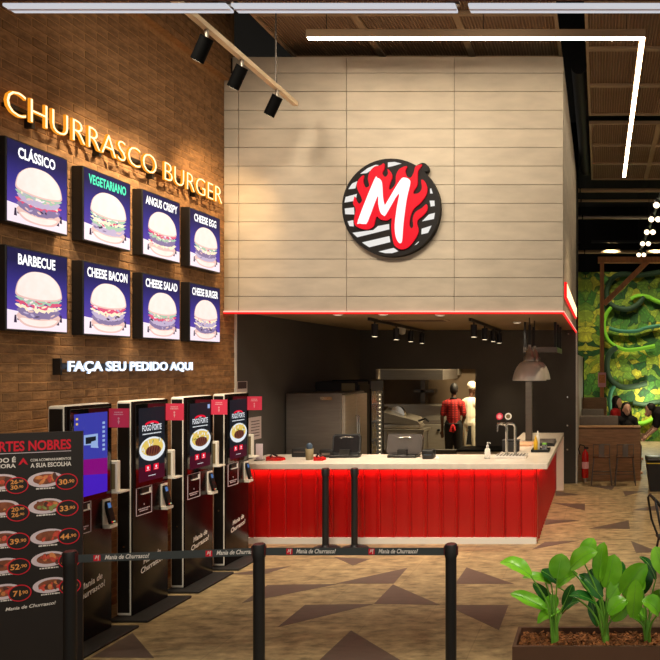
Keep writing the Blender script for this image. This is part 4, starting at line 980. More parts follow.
m = MB(); m.add([(-4.15,13.3,1.02),(-3.4,13.3,0.98),(-3.4,13.6,1.05),(-4.15,13.6,1.2),(-4.1,13.3,1.22),(-3.45,13.3,1.05),(-3.45,13.6,1.12),(-4.1,13.6,1.30)],[(3,2,1,0),(4,5,6,7),(0,1,5,4),(1,2,6,5),(2,3,7,6),(3,0,4,7)])
m.build('carriage', 'steel', r); MB().tube([(-3.45,13.35,1.05),(-3.3,13.3,1.1),(-3.23,13.28,1.05)], 0.02).build('handle', 'black', r)
r = thing('pan_shelf', 'small wall shelf holding a pan in the back kitchen', 'shelf', (-2.6, 15.4, 1.8))
MB().box(-3.2, -1.5, 15.25, 15.6, 2.06, 2.09).build('plank', 'steel', r); MB().box(-3.1, -3.06, 15.3, 15.6, 1.9, 2.06).box(-1.9, -1.86, 15.3, 15.6, 1.9, 2.06).build('bracket', 'steel', r)
r = thing('frying_pan', 'dark frying pan with red handle on the back kitchen shelf', 'pan', (-2.6, 15.4, 2.09))
MB().lathe((-2.75, 15.42, 2.09), [(0.0, 0), (0.12, 0), (0.15, 0.06), (0.14, 0.06), (0.115, 0.01), (0.0, 0.01)], 18).build('bowl', 'black', r); MB().tube([(-2.61, 15.42, 2.14), (-2.35, 15.42, 2.16)], 0.015).build('handle', 'red_gloss', r)
r = thing('kitchen_bracket', 'dark wall-mounted burner bracket on the back kitchen wall', 'bracket', (-3.9, 15.5, 1.6))
MB().box(-4.05, -3.6, 15.3, 15.59, 1.52, 1.58).box(-3.9, -3.8, 15.3, 15.59, 1.2, 1.95).build('arm', 'steel_dark', r)
r = thing('prep_bench', 'low dark prep bench below the two cooks', 'bench', (-2.0, 12.1, 0))
MB().box(-2.4, -1.5, 11.75, 12.35, 0.66, 0.69).build('top', 'black_matte', r); MB().box(-2.35, -1.55, 11.8, 12.3, 0.1, 0.62).build('cabinet', 'black_soft', r); MB().box(-2.35, -1.55, 11.82, 12.3, 0, 0.1).build('plinth', 'black', r)
MB().box(-2.39, -1.51, 11.76, 12.34, 0.62, 0.66).build('rail', 'steel', r)

# ------------------------------------------------------------------ things on the counter
def on(px, D): return (px-VX)*D/F
def monitor(px, D, w, h, label, back, rot, tilt=0.25):
    x = on(px, D); r = thing('pos_terminal', label, 'till', (x, D, ST)); r.rotation_euler = (0, 0, rot)
    MB().box(-0.19, 0.17, -0.09, 0.10, 0, 0.035, 0, bev=0.006, seg=1).build('base', 'black', r, local=True)
    B = Basis((0, 0.0, 0.035), (1,0,0), (0, math.sin(tilt), math.cos(tilt)))
    MB().box(-0.07, 0.05, -0.075, 0.0, 0.03, 0.10).build('stand', 'black', r, local=True)
    m = MB(); c = 0.025
    pts = [(-w/2+c, 0), (w/2-c, 0), (w/2, c), (w/2, h-c), (w/2-c, h), (-w/2+c, h), (-w/2, h-c), (-w/2, c)]
    m.prism(pts, -0.03, 0.03, B); m.build('display', back, r, local=True)
    m = MB(); m.prism([(p[0]*0.9, h/2+(p[1]-h/2)*0.86) for p in pts], 0.03, 0.034, B); m.build('back_cover', back if back != 'black' else 'black_gloss', r, local=True)
    m = MB(); m.tube([(B.p(u, h*(0.80+0.05*math.cos(u*18)), 0.04)) for u in [-0.08+0.016*i for i in range(11)]], 0.006); m.build('badge', 'chrome', r, local=True)
    return r
monitor(346.5, 8.75, 0.34, 0.25, 'black tilted till screen beside the steel fridge', 'black', 0.15)
monitor(404.5, 8.75, 0.44, 0.25, 'wide grey-backed till screen below the pass window', 'till_grey', -0.05)
def boxy(name, px, D, w, d, h, m_, label, cat, detail=None):
    x = on(px, D); r = thing(name, label, cat, (x, D, ST))
    MB().box(x-w/2, x+w/2, D-d/2, D+d/2, ST, ST+h, 0, bev=min(w, d, h)*0.12, seg=2).build('body', m_, r)
    if detail: detail(r, x, D)
    return r
boxy('receipt_printer', 429, 8.62, 0.14, 0.16, 0.11, 'black', 'small black receipt printer right of the grey till', 'printer', lambda r, x, y: MB().box(x-0.045, x+0.045, y-0.082, y-0.078, ST+0.05, ST+0.058).build('slot', 'blue_dark', r))
boxy('cash_device', 302, 8.8, 0.2, 0.16, 0.105, 'black_soft', 'low black device in front of the steel fridge', 'device', lambda r, x, y: MB().box(x-0.07, x+0.07, y-0.083, y-0.079, ST+0.06, ST+0.07).build('slot', 'steel_dark', r))
boxy('card_reader', 328, 8.75, 0.17, 0.14, 0.10, 'black', 'black box device left of the tilted till', 'device', lambda r, x, y: MB().box(x-0.05, x+0.05, y-0.073, y-0.069, ST+0.03, ST+0.06).build('keypad', 'steel_dark', r))
x = on(309.5, 8.5); r = thing('cup', 'tan cup with napkins on the counter', 'cup', (x, 8.5, ST))
MB().lathe((x, 8.5, ST), [(0.042, 0), (0.048, 0.135), (0.043, 0.135), (0.04, 0.02)], 18).build('cup_body', 'tan_plastic', r); MB().lathe((x-0.01, 8.52, ST), [(0.03, 0.1), (0.036, 0.17), (0.02, 0.2), (0, 0.2)], 12).build('napkin', 'blue_dark', r)
def rednotch(name, px, w, label):
    D = 8.45; x = on(px, D); r = thing(name, label, 'tray', (x, D, ST))
    B = Basis((x, D, ST), (1,0,0)); m = MB(); m.prism([(-w/2, 0), (w/2, 0), (w*0.42, 0.028), (w*0.1, 0.04), (-w*0.3, 0.034), (-w/2, 0.05)], -0.06, 0.06, B); m.build('tray', 'red_gloss', r)
    MB().tube([(x-w*0.4, D, ST+0.03), (x-w*0.25, D, ST+0.08), (x+w*0.1, D, ST+0.05)], 0.012).build('grip', 'black', r)
rednotch('red_tray', 276, 0.19, 'red hand tool lying at the left end of the counter'); rednotch('red_tray', 320, 0.11, 'small red tool lying beside the tan cup')
x = on(259.5, 8.45); r = thing('acrylic_holder', 'clear acrylic card holder at the left end of the counter', 'card holder', (x, 8.45, ST))
MB().box(x-0.045, x+0.045, 8.40, 8.50, ST, ST+0.012).build('base', 'clear', r); MB().box(x-0.04, x+0.04, 8.44, 8.452, ST+0.012, ST+0.20).build('sleeve', 'plate_white', r)
x = on(437, 8.55); r = thing('paper_scrap', 'crumpled white paper beside the receipt printer', 'paper', (x, 8.55, ST)); m = MB()
rr = random.Random(3); n = 8
vs = [(x+0.03*math.cos(2*PI*i/n)*rr.uniform(.7,1.3), 8.55+0.03*math.sin(2*PI*i/n), ST+rr.uniform(0, 0.03)) for i in range(n)]+[(x, 8.55, ST+0.045), (x, 8.55, ST)]
m.add(vs, [(i, (i+1) % n, n) for i in range(n)]+[((i+1) % n, i, n+1) for i in range(n)]); m.build('crumple', 'print_white', r)
def pump(px, D, label, m_='clear', h=0.2, cap='white_trim'):
    x = on(px, D); r = thing('pump_bottle', label, 'bottle', (x, D, ST))
    MB().lathe((x, D, ST), [(0.036, 0), (0.038, 0.01), (0.038, h*0.55), (0.015, h*0.68), (0.015, h*0.74)], 16).build('bottle_body', m_, r)
    MB().lathe((x, D, ST), [(0.017, h*0.74), (0.017, h*0.82), (0.006, h*0.84), (0.006, h*0.96), (0.014, h*0.97), (0.014, h)], 12).tube([(x, D, ST+h*0.98), (x+0.03, D-0.01, ST+h*0.98), (x+0.036, D-0.012, ST+h*0.93)], 0.005, 6).build('pump', cap, r)
pump(487.5, 8.6, 'clear pump bottle of sanitiser left of the beer taps')
# beer taps on drip tray
D = 8.72; x0, x1 = on(496, D), on(527, D)
r = thing('beer_tower', 'double chrome beer tap tower with red and cream medallions', 'beer tap', ((x0+x1)/2, D, ST))
MB().box(x0, x1, D-0.16, D+0.14, ST, ST+0.035, 0, bev=0.005, seg=1).build('drip_tray', 'tray_steel', r)
m = MB()
for i in range(9): m.box(x0+0.02+i*0.04, x0+0.04+i*0.04, D-0.13, D+0.11, ST+0.035, ST+0.038)
stuffpart(m.build('grille', 'steel_dark', r))
for i, px in enumerate((506.5, 515)):
    x = on(px, D); z = ST+0.035; zt = CH-(424-VY)*D/F
    MB().tube([(x, D+0.02, z), (x, D+0.02, zt-0.04), (x-0.02, D-0.0, zt), (x-0.08, D-0.05, zt+0.012), (x-0.10, D-0.06, zt)], 0.019, 12).build('column', 'chrome', r)
    MB().tube([(x-0.10, D-0.06, zt), (x-0.105, D-0.065, zt-0.09)], [0.013, 0.009], 8).build('spout', 'chrome', r)
    MB().tube([(x-0.09, D-0.055, zt+0.0), (x-0.09, D-0.055, zt+0.06)], 0.009, 8).build('handle', 'black', r)
    c = Vector((x-0.075, D-0.06, zt+0.10)); md = MB().cone(c, 0.042, c+Vector((0,-0.02,0)), 0.042, 22).build('medallion', ['flag_red', 'cream'][i], r)
    MB().cone(c+Vector((0,-0.02,0)), 0.026, c+Vector((0,-0.022,0)), 0.026, 18).build('emblem', ['flag_pale', 'tan_plastic'][i], md)
x = on(512, 9.4); r = boxy('black_canister', 511, 9.35, 0.22, 0.18, 0.14, 'black_soft', 'dark square canister behind the beer taps', 'canister', lambda r, x, y: MB().box(x-0.115, x+0.115, y-0.095, y+0.095, ST+0.14, ST+0.155, 0, bev=0.004, seg=1).build('lid', 'black', r))
# arm of the counter: post, grill, tray, bottles
D = 10.6; x = on(529, D); r = thing('steel_post', 'square steel post rising from the counter below the dome lamp', 'post', (x, D, ST))
MB().box(x-0.05, x+0.05, D-0.05, D+0.05, ST+0.012, 1.86, 0, bev=0.004, seg=1).build('column', 'steel_dark', r); MB().box(x-0.09, x+0.09, D-0.09, D+0.09, ST, ST+0.012).build('foot', 'steel', r)
D = 10.0; xg = on(531, D); r = thing('serving_tray', 'tan cutting board set on the counter arm', 'board', (xg-0.12, D+0.15, ST))
MB().box(xg-0.33, xg+0.02, D-0.1, D+0.28, ST, ST+0.03, 0, bev=0.006, seg=1).build('board', 'cutting', r); MB().box(xg-0.30, xg-0.24, D-0.06, D+0.24, ST+0.03, ST+0.034).build('juice_groove', 'wood', r)
r = thing('grill_rack', 'black wire rack tray on the counter arm beside the steel post', 'rack', (xg+0.15, D+0.15, ST)); 
MB().box(xg+0.06, xg+0.34, D-0.1, D+0.5, ST, ST+0.02, 0, bev=0.004, seg=1).build('tray', 'black', r)
for i in range(6): MB().tube([(xg+0.07, D-0.06+i*0.1, ST+0.02), (xg+0.07, D-0.06+i*0.1, ST+0.05), (xg+0.33, D-0.06+i*0.1, ST+0.05), (xg+0.33, D-0.06+i*0.1, ST+0.02)], 0.006, 6).build('bar', 'steel_dark', r)
D = 9.35; xc = on(541, D); r = thing('condiment_tray', 'small dark tray of sauces on the counter corner', 'tray', (xc, D, ST))
MB().box(xc-0.12, xc+0.12, D-0.14, D+0.14, ST, ST+0.016, 0, bev=0.004, seg=1).build('tray', 'black', r)
m = MB()
for a in ((xc-0.12, xc+0.12, D-0.14, D-0.13), (xc-0.12, xc+0.12, D+0.13, D+0.14), (xc-0.12, xc-0.11, D-0.14, D+0.14), (xc+0.11, xc+0.12, D-0.14, D+0.14)): m.box(*a, ST+0.016, ST+0.035)
m.build('rim', 'black', r)
def sauce(x, D, h, m_, cap, label):
    z = ST+0.0165; r = thing('sauce_bottle', label, 'bottle', (x, D, z))
    MB().lathe((x, D, z), [(0.026, 0), (0.028, h*0.6), (0.02, h*0.72), (0.013, h*0.76)], 14).build('bottle_body', m_, r); MB().lathe((x, D, z), [(0.016, h*0.76), (0.014, h*0.84), (0.004, h), (0, h)], 12).build('nozzle', cap, r)
sauce(xc-0.065, D-0.06, 0.2, 'mustard', 'mustard', 'yellow squeeze bottle of mustard in the condiment tray')
sauce(xc-0.05, D+0.08, 0.25, 'white_trim', 'white_trim', 'tall white squeeze bottle with red band in the condiment tray')
z = ST+0.0165; r = thing('jar', 'small glass jar with a green lid in the condiment tray', 'jar', (xc+0.05, D-0.05, z)); MB().lathe((xc+0.05, D-0.05, z), [(0.035, 0), (0.037, 0.07), (0.03, 0.08)], 14).build('glass', 'clear', r); MB().lathe((xc+0.05, D-0.05, z), [(0.032, 0.08), (0.032, 0.1), (0, 0.1)], 14).build('lid', 'stem', r)
# dome heat lamps
def dome(px, D, py_rim, rad, label):
    x = on(px, D); zr = CH-(py_rim-VY)*D/F; r = thing('dome_lamp', label, 'lamp', (x, D, zr), 'dome heat lamps over the counter')
    MB().lathe((x, D, zr), [(rad, 0), (rad*1.01, 0.012), (rad*0.965, rad*0.30), (rad*0.88, rad*0.58), (rad*0.75, rad*0.84), (rad*0.57, rad*1.05), (rad*0.36, rad*1.17), (rad*0.34, rad*1.15), (rad*0.55, rad*1.02), (rad*0.73, rad*0.82), (rad*0.86, rad*0.56), (rad*0.94, rad*0.28), (rad*0.97, 0.004)], 36).build('shade', 'lamp_shade', r)
    MB().lathe((x, D, zr+rad*1.15), [(rad*0.37, 0), (rad*0.37, 0.05), (rad*0.25, 0.07), (rad*0.2, 0.14), (rad*0.1, 0.16), (rad*0.1, 0.22)], 20).build('collar', 'steel', r)
    MB().sphere((x, D, zr+rad*0.7), 0.05, 12, 8).build('bulb', 'warm_lens', r)
    MB().cone((x, D, zr+rad*1.15+0.2), 0.007, (x, D, FB+0.025), 0.007, 8).build('cord', 'black', r)
dome(529.5, 9.3, 380.5, 0.222, 'large brushed steel dome lamp hanging over the counter arm, front one')
dome(534.5, 9.9, 379.5, 0.222, 'large brushed steel dome lamp hanging behind another dome lamp')
# hanging shelf
D0, D1 = 10.2, 11.6; x0, x1 = -1.10, -0.62; zs = 2.33
r = thing('hanging_shelf', 'dark metal shelf hung from the kitchen ceiling behind the dome lamps', 'shelf', (-0.86, 10.9, zs))
MB().box(x0, x1, D0, D1, zs, zs+0.03).build('shelf_plate', 'steel_dark', r)
MB().box(x0, x1, D0-0.008, D0, zs-0.03, zs+0.045).box(x1, x1+0.008, D0, D1, zs-0.03, zs+0.045).build('lip', 'steel_dark', r)
for x in (x0+0.02, x1-0.02):
    for y in (D0+0.04, (D0+D1)/2, D1-0.04): MB().box(x-0.018, x+0.018, y-0.018, y+0.018, zs+0.03, FB+0.025).build('hanger', 'black', r)

# ------------------------------------------------------------------ people
def cap(mb, a, ra, b_, rb, n=12):
    mb.cone(a, ra, b_, rb, n); mb.sphere(a, ra, n, 8); mb.sphere(b_, rb, n, 8)
def hand(mb, wr, d, side):
    wr = Vector(wr); d = Vector(d).normalized(); s_ = d.cross(Vector((0,1,0))); s_ = s_.normalized() if s_.length > 0.1 else Vector((1,0,0))
    pe = wr+d*0.085; cap(mb, wr, 0.026, pe, 0.032, 10)
    for i, l in enumerate((0.07, 0.08, 0.075, 0.06)):
        b0 = pe+s_*(-0.03+0.02*i); k = b0+d*l*0.55; e = k+(d*0.8+Vector((0,-0.5,0))).normalized()*l*0.5
        cap(mb, b0, 0.010, k, 0.009, 8); cap(mb, k, 0.009, e, 0.008, 8)
    t0 = wr+d*0.03-s_*0.025; t1 = t0+(d*0.7-s_*0.6).normalized()*0.05; cap(mb, t0, 0.012, t1, 0.010, 8); cap(mb, t1, 0.010, t1+d*0.03, 0.009, 8)
def head(mb, c, f, r=0.095):
    """c centre, f facing direction"""
    c = Vector(c); f = Vector(f).normalized(); s_ = f.cross(Vector((0,0,1))).normalized()
    mb.sphere(c+Vector((0,0,0.02)), r, 16, 12, 0, (0.86, 0.95, 1.12)); mb.sphere(c+f*0.03+Vector((0,0,-0.055)), r*0.66, 14, 10, 0, (0.9, 0.9, 0.95))
    cap(mb, c+f*0.085+Vector((0,0,0.01)), 0.010, c+f*0.108+Vector((0,0,-0.025)), 0.014, 8)
    for k in (-1, 1): mb.sphere(c+s_*k*r*0.88+Vector((0,0,-0.01)), 0.024, 10, 8, 0, (0.6, 0.6, 1.2))
    return s_
def face(parent, c, f):
    c = Vector(c); f = Vector(f).normalized(); s_ = f.cross(Vector((0,0,1))).normalized()
    for k in (-1, 1): MB().sphere(c+f*0.086+s_*k*0.034+Vector((0,0,0.012)), 0.011, 8, 6).build('eye', 'hair', parent)
    MB().tube([c+f*0.088+s_*q+Vector((0,0,-0.062+abs(q)*0.1)) for q in (-0.022, 0, 0.022)], 0.005, 6).build('mouth', 'flag_red', parent)
def standing(loc, rot, skin, label, shirt, pants, extra):
    """upright figure with its back to -Y in local space (faces +Y)"""
    b = MB(); hs = 1.0
    cap(b, (0,0,0.98), 0.125, (0,0.0,1.15), 0.13); cap(b, (-0.10,0,1.36), 0.10, (0.10,0,1.36), 0.10); cap(b, (0,0,1.1), 0.14, (0,0,1.34), 0.135); cap(b, (0,0.0,1.42), 0.055, (0,0.015,1.56), 0.05)
    hc = Vector((0.01, 0.03, 1.63)); head(b, hc, (0.15,1,-0.1))
    for s_ in (-1, 1):
        cap(b, (s_*0.09,0,0.95), 0.095, (s_*0.10,0.02,0.52), 0.065); cap(b, (s_*0.10,0.02,0.52), 0.062, (s_*0.105,-0.01,0.10), 0.042); cap(b, (s_*0.105,-0.03,0.045), 0.042, (s_*0.12,0.14,0.035), 0.034)
        el = Vector((s_*0.245, -0.03, 1.12)) if s_ < 0 else Vector((s_*0.24, 0.0, 1.12)); wr = Vector((s_*0.25, 0.07, 0.87)) if s_ < 0 else Vector((s_*0.18, 0.22, 1.0))
        cap(b, (s_*0.185,0,1.37), 0.056, el, 0.043); cap(b, el, 0.042, wr, 0.028); hand(b, wr, (wr-el), s_)
    o = remesh('person', b, 0.011, skin, loc=loc); o.rotation_euler = (0,0,rot); o.scale = (0.86, 0.9, 1.0); tag(o, label, 'person')
    c = MB(); g = 0.016
    cap(c, (0,0,0.96), 0.135+g, (0,0,1.15), 0.135+g); cap(c, (-0.10,0,1.36), 0.10+g, (0.10,0,1.36), 0.10+g); cap(c, (0,0,1.1), 0.14+g, (0,0,1.34), 0.135+g)
    for s_ in (-1, 1):
        el = Vector((s_*0.24, -0.02, 1.12)); wr = Vector((s_*0.18, 0.22, 1.0)) if s_ > 0 else Vector((s_*0.25, 0.07, 0.87))
        cap(c, (s_*0.185,0,1.37), 0.056+g, el if extra == 'chef' else Vector((s_*0.185,0,1.37)).lerp(el, 0.72), 0.05+g)
        if extra == 'chef': cap(c, el, 0.045+g, el.lerp(wr, 0.9), 0.032+g)
    remesh('shirt', c, 0.012, shirt, o)
    p = MB()
    cap(p, (-0.06,0,0.97), 0.125+g, (0.06,0,0.97), 0.125+g)
    for s_ in (-1, 1): cap(p, (s_*0.09,0,0.93), 0.105+g, (s_*0.10,0.02,0.52), 0.072+g); cap(p, (s_*0.10,0.02,0.52), 0.072+g, (s_*0.105,-0.01,0.13), 0.055+g)
    remesh('trousers', p, 0.012, pants, o)
    for s_ in (-1, 1):
        q = MB(); cap(q, (s_*0.105,-0.03,0.045), 0.05, (s_*0.12,0.14,0.042), 0.044); remesh('shoe', q, 0.012, 'black', o)
    return o, hc
cx = (453.5-VX)*13.4/F
o, hc = standing((cx, 13.4, 0), 0.12, 'skin_dark', 'cook in red plaid shirt and black apron standing with back turned', 'plaid', 'black_cloth', '')
h = MB(); h.sphere(hc+Vector((0,-0.012,0.035)), 0.104, 16, 12, 0, (0.9, 0.98, 1.12)); remesh('hair', h, 0.012, 'hair', o)
m = MB(); m.tube([(0.0, -0.165, 0.99), (-0.03, -0.19, 0.95), (-0.05, -0.185, 0.86)], [0.02, 0.02, 0.028], 8).tube([(0.0, -0.165, 0.99), (0.03, -0.19, 0.95), (0.04, -0.185, 0.88)], [0.02, 0.02, 0.026], 8); m.build('apron_bow', 'red_cloth', o, local=True)
m = MB(); m.tube([(0.165*math.sin(a), -0.165*math.cos(a)*0.98, 1.0) for a in [x*0.2-1.6 for x in range(17)]], 0.016, 8); m.build('apron_string', 'black_cloth', o, local=True)
m = MB(); m.tube([(0.07*math.sin(a), 0.0-0.075*math.cos(a), 1.47+0.02*math.cos(a)) for a in [x*0.314 for x in range(20)]], 0.016, 8, closed=True); m.build('collar', 'black_cloth', o, local=True)
cx = (471-VX)*13.95/F
o, hc = standing((cx, 13.95, 0), -0.35, 'skin_dark', 'cook in white jacket and white cap standing beside the other cook', 'white_cloth', 'white_cloth', 'chef')
h = MB(); h.sphere(hc+Vector((0,-0.01,0.085)), 0.112, 16, 12, 0, (1.0, 1.0, 0.78)); h.sphere(hc+Vector((0.03,-0.05,0.055)), 0.07, 14, 10, 0, (1.1, 0.9, 0.8)); h.cone(hc+Vector((0,0,0.02)), 0.098, hc+Vector((0,0,0.07)), 0.103, 20); remesh('cap', h, 0.012, 'white_cloth', o)
m = MB(); m.prism([(-0.02, 0.55), (0.12, 0.55), (0.10, 0.92), (0.04, 0.92)], 0.165, 0.175, Basis((0,0,0), (1,0,0))); m.build('dark_cloth', 'black_cloth', o, local=True)

def seated(loc, f, skin, label, top, hairlong, lean=0.0):
    """figure seated on a bench of 0.45 m, facing f"""
    f = Vector(f).normalized(); s_ = f.cross(Vector((0,0,1))).normalized(); Z = Vector((0,0,1))
    b = MB(); hip = Z*0.56; ch = Z*0.92+f*(0.03+lean); sh = Z*1.02+f*(0.03+lean)
    cap(b, hip-s_*0.07, 0.125, hip+s_*0.07, 0.125); cap(b, hip, 0.135, ch, 0.13); cap(b, sh-s_*0.11, 0.085, sh+s_*0.11, 0.085); cap(b, sh, 0.055, sh+Z*0.14+f*0.02, 0.048)
    hc = sh+Z*0.215+f*0.05; head(b, hc, f)
    arms = []
    for k in (-1, 1):
        kn = hip+s_*k*0.11+f*0.42-Z*0.03; an = kn-Z*0.42+f*0.03; cap(b, hip+s_*k*0.09, 0.09, kn, 0.062); cap(b, kn, 0.058, an, 0.04); cap(b, an-Z*0.045, 0.04, an-Z*0.055+f*0.16, 0.034)
        S0 = sh+s_*k*0.18; el = S0-Z*0.26+f*0.08+s_*k*0.03; wr = el+f*0.22+Z*0.03-s_*k*0.06; cap(b, S0, 0.052, el, 0.042); cap(b, el, 0.040, wr, 0.027); hand(b, wr, wr-el, k); arms.append((S0, el, wr))
    o = remesh('person', b, 0.011, skin, loc=loc); tag(o, label, 'person'); g = 0.015
    c = MB(); cap(c, hip, 0.14+g, ch, 0.13+g); cap(c, sh-s_*0.11, 0.088+g, sh+s_*0.11, 0.088+g)
    for S0, el, wr in arms: cap(c, S0, 0.054+g, el, 0.045+g); cap(c, el, 0.042+g, el.lerp(wr, 0.85), 0.032+g)
    remesh('top', c, 0.012, top, o)
    p = MB(); cap(p, hip-s_*0.07, 0.128+g, hip+s_*0.07, 0.128+g)
    for k in (-1, 1):
        kn = hip+s_*k*0.11+f*0.42-Z*0.03; an = kn-Z*0.42+f*0.03; cap(p, hip+s_*k*0.09, 0.092+g, kn, 0.065+g); cap(p, kn, 0.062+g, an, 0.046+g)
    remesh('trousers', p, 0.012, 'black_cloth', o)
    h = MB(); h.sphere(hc-f*0.042+Z*0.045, 0.102, 16, 12, 0, (1.0, 0.95, 1.08))
    if hairlong:
        cap(h, hc-f*0.05+Z*0.03, 0.088, hc-f*0.06-Z*0.22, 0.075)
        for k in (-1, 1): cap(h, hc+s_*k*0.085+Z*0.02-f*0.04, 0.028, hc+s_*k*0.10-Z*0.22-f*0.02, 0.028)
    remesh('hair', h, 0.012, 'hair', o)
    face(o, hc, f)
    return o
seated(((625.5-VX)*13.95/F, 13.95, 0.0), (0.30, -1, 0), 'skin', 'woman with long dark hair in black sitting in the front booth', 'black_cloth', True)
seated(((614.5-VX)*15.5/F, 15.5, 0.06), (0.9, -0.25, -0.1), 'skin', 'woman in a red top sitting behind the woman in black', 'red_cloth', True)
# person bending over on the right
def bending():
    loc = Vector((1.28, 13.7, 0)); b = MB(); Z = Vector((0,0,1))
    hip = Vector((0.16,0,0.92)); sh = Vector((-0.12,-0.02,1.17)); hc = Vector((-0.30,-0.03,1.235)); f = Vector((-0.85,-0.3,-0.55))
    cap(b, hip-Vector((0,0.07,0)), 0.12, hip+Vector((0,0.07,0)), 0.12); cap(b, hip, 0.13, sh, 0.13); cap(b, sh-Vector((0,0.11,0)), 0.085, sh+Vector((0,0.11,0)), 0.085); cap(b, sh, 0.055, hc, 0.05); head(b, hc, f)
    arms = []; legs = []
    for k in (-1, 1):
        S0 = sh+Vector((0,k*0.18,0)); el = S0+Vector((-0.06,0,-0.27)); wr = el+Vector((-0.16,-0.02,-0.14)); cap(b, S0, 0.053, el, 0.043); cap(b, el, 0.041, wr, 0.028); hand(b, wr, wr-el, k); arms.append((S0, el, wr))
        h0 = hip+Vector((0,k*0.09,-0.03)); kn = h0+Vector((-0.02-0.10*k,0,-0.42)); an = Vector((kn.x+0.08-0.1*k, kn.y, 0.09)); cap(b, h0, 0.092, kn, 0.064); cap(b, kn, 0.06, an, 0.042); cap(b, an-Z*0.045, 0.042, an+Vector((-0.16,0,-0.055)), 0.034); legs.append((h0, kn, an))
    o = remesh('person', b, 0.011, 'skin', loc=loc); tag(o, 'person in black clothes bending over beside the booth', 'person'); g = 0.016
    c = MB(); cap(c, hip, 0.135+g, sh, 0.132+g); cap(c, sh-Vector((0,0.11,0)), 0.088+g, sh+Vector((0,0.11,0)), 0.088+g)
    for S0, el, wr in arms: cap(c, S0, 0.055+g, S0.lerp(el, 0.8), 0.048+g)
    remesh('shirt', c, 0.012, 'black_cloth', o); p = MB(); cap(p, hip-Vector((0,0.07,0)), 0.125+g, hip+Vector((0,0.07,0)), 0.125+g)
    for h0, kn, an in legs: cap(p, h0, 0.095+g, kn, 0.068+g); cap(p, kn, 0.064+g, an, 0.05+g)
    remesh('trousers', p, 0.012, 'black_cloth', o)
    for h0, kn, an in legs:
        q = MB(); cap(q, an-Z*0.045, 0.05, an+Vector((-0.16,0,-0.048)), 0.042); remesh('shoe', q, 0.012, 'rubber', o)
    h = MB(); h.sphere(hc+Vector((0.035,0,0.045)), 0.104, 16, 12); remesh('hair', h, 0.012, 'hair', o); face(o, hc, f)
    return o
bending()

# ------------------------------------------------------------------ booths and dining side
D = 12.8
r = thing('booth_partition', 'wooden booth partition with plank face behind the stools', 'booth', (0.18, D, 0))
MB().box(-0.385, 0.76, D+0.02, D+0.35, 0, 0.965).build('core', 'wood_dark', r)
zz = [0.0, 0.16, 0.32, 0.48, 0.64, 0.80, 0.945]
for a, b_ in zip(zz[:-1], zz[1:]): MB().box(-0.385, 0.76, D, D+0.02, a+0.002, b_-0.002).build('plank', 'wood', r)
MB().box(-0.39, 0.77, D-0.012, D+0.36, 0.965, 0.987, 0, bev=0.003, seg=1).build('cap', 'wood', r)
def bench(D, x0, x1, zt, label, m1='grey_fabric'):
    r = thing('booth_bench', label, 'bench', ((x0+x1)/2, D, 0), 'grey booth benches')
    MB().box(x0, x1, D, D+0.14, 0, zt, 0, bev=0.012, seg=2).build('backrest', m1, r); MB().box(x0, x1, D+0.14, D+0.6, 0.32, 0.45, 0, bev=0.015, seg=2).build('seat', m1, r); MB().box(x0+0.02, x1-0.02, D+0.16, D+0.56, 0, 0.32).build('plinth', 'wood', r)
bench(13.2, -0.365, 0.36, 1.155, 'grey padded booth bench right behind the wooden partition')
bench(14.75, -0.365, 0.10, 1.19, 'grey padded booth bench behind the woman in black')
bench(16.15, -0.365, 0.18, 1.37, 'tall brown wooden booth back below the mural', 'wood')
def stool(px, label):
    D = 12.45; x = on(px, D); r = thing('bar_stool', label, 'stool', (x, D, 0), 'metal bar stools at the booth')
    sz = 0.50
    MB().box(x-0.155, x+0.155, D-0.15, D+0.15, sz-0.02, sz+0.015, 0, bev=0.01, seg=2).build('seat', 'wood_dark', r)
    for sx in (-1, 1):
        for sy in (-1, 1): MB().tube([(x+sx*0.135, D+sy*0.13, sz-0.02), (x+sx*0.18, D+sy*0.17, 0.0)], 0.012, 8).build('leg', 'steel_dark', r)
    MB().tube([(x+a*0.165, D+b_*0.155, 0.2) for a, b_ in ((-1,-1),(1,-1),(1,1),(-1,1))], 0.008, 6, closed=True).build('footrest', 'steel_dark', r)
    MB().tube([(x-0.14, D-0.13, sz), (x-0.145, D-0.16, sz+0.22), (x+0.145, D-0.16, sz+0.22), (x+0.14, D-0.13, sz)], 0.010, 8).build('back_frame', 'steel_dark', r)
    MB().box(x-0.05, x+0.05, D-0.165, D-0.155, sz, sz+0.23, 0, bev=0.004, seg=1).build('back_splat', 'steel_dark', r)
stool(601.5, 'grey metal bar stool next to the fire extinguisher'); stool(625, 'grey metal bar stool nearest the black bin')
D = 12.66; x = on(585.2, D); r = thing('fire_extinguisher', 'red fire extinguisher by the wooden booth', 'extinguisher', (x, D, 0.08))
MB().lathe((x, D, 0.08), [(0.055, 0.0), (0.062, 0.02), (0.062, 0.40), (0.05, 0.46), (0.022, 0.49), (0.022, 0.52)], 20).build('cylinder', 'red_gloss', r)
MB().lathe((x, D, 0), [(0.035, 0), (0.035, 0.08)], 14).build('stand', 'steel', r)
MB().tube([(x+0.005, D, 0.60), (x-0.02, D-0.01, 0.66), (x-0.09, D-0.02, 0.68), (x-0.12, D-0.02, 0.60), (x-0.09, D-0.02, 0.5)], 0.01, 8).build('hose', 'rubber', r)
MB().box(x-0.02, x+0.06, D-0.012, D+0.012, 0.60, 0.635).box(x-0.02, x+0.02, D-0.015, D+0.015, 0.57, 0.60).build('valve', 'black', r)
MB().lathe((x, D, 0.25), [(0.0635, 0), (0.0635, 0.12)], 20).build('label_band', 'flag_pale', r)
x = 1.06; D = 11.9; r = thing('trash_bin', 'black square waste bin with yellow rim at the right edge', 'bin', (x, D, 0))
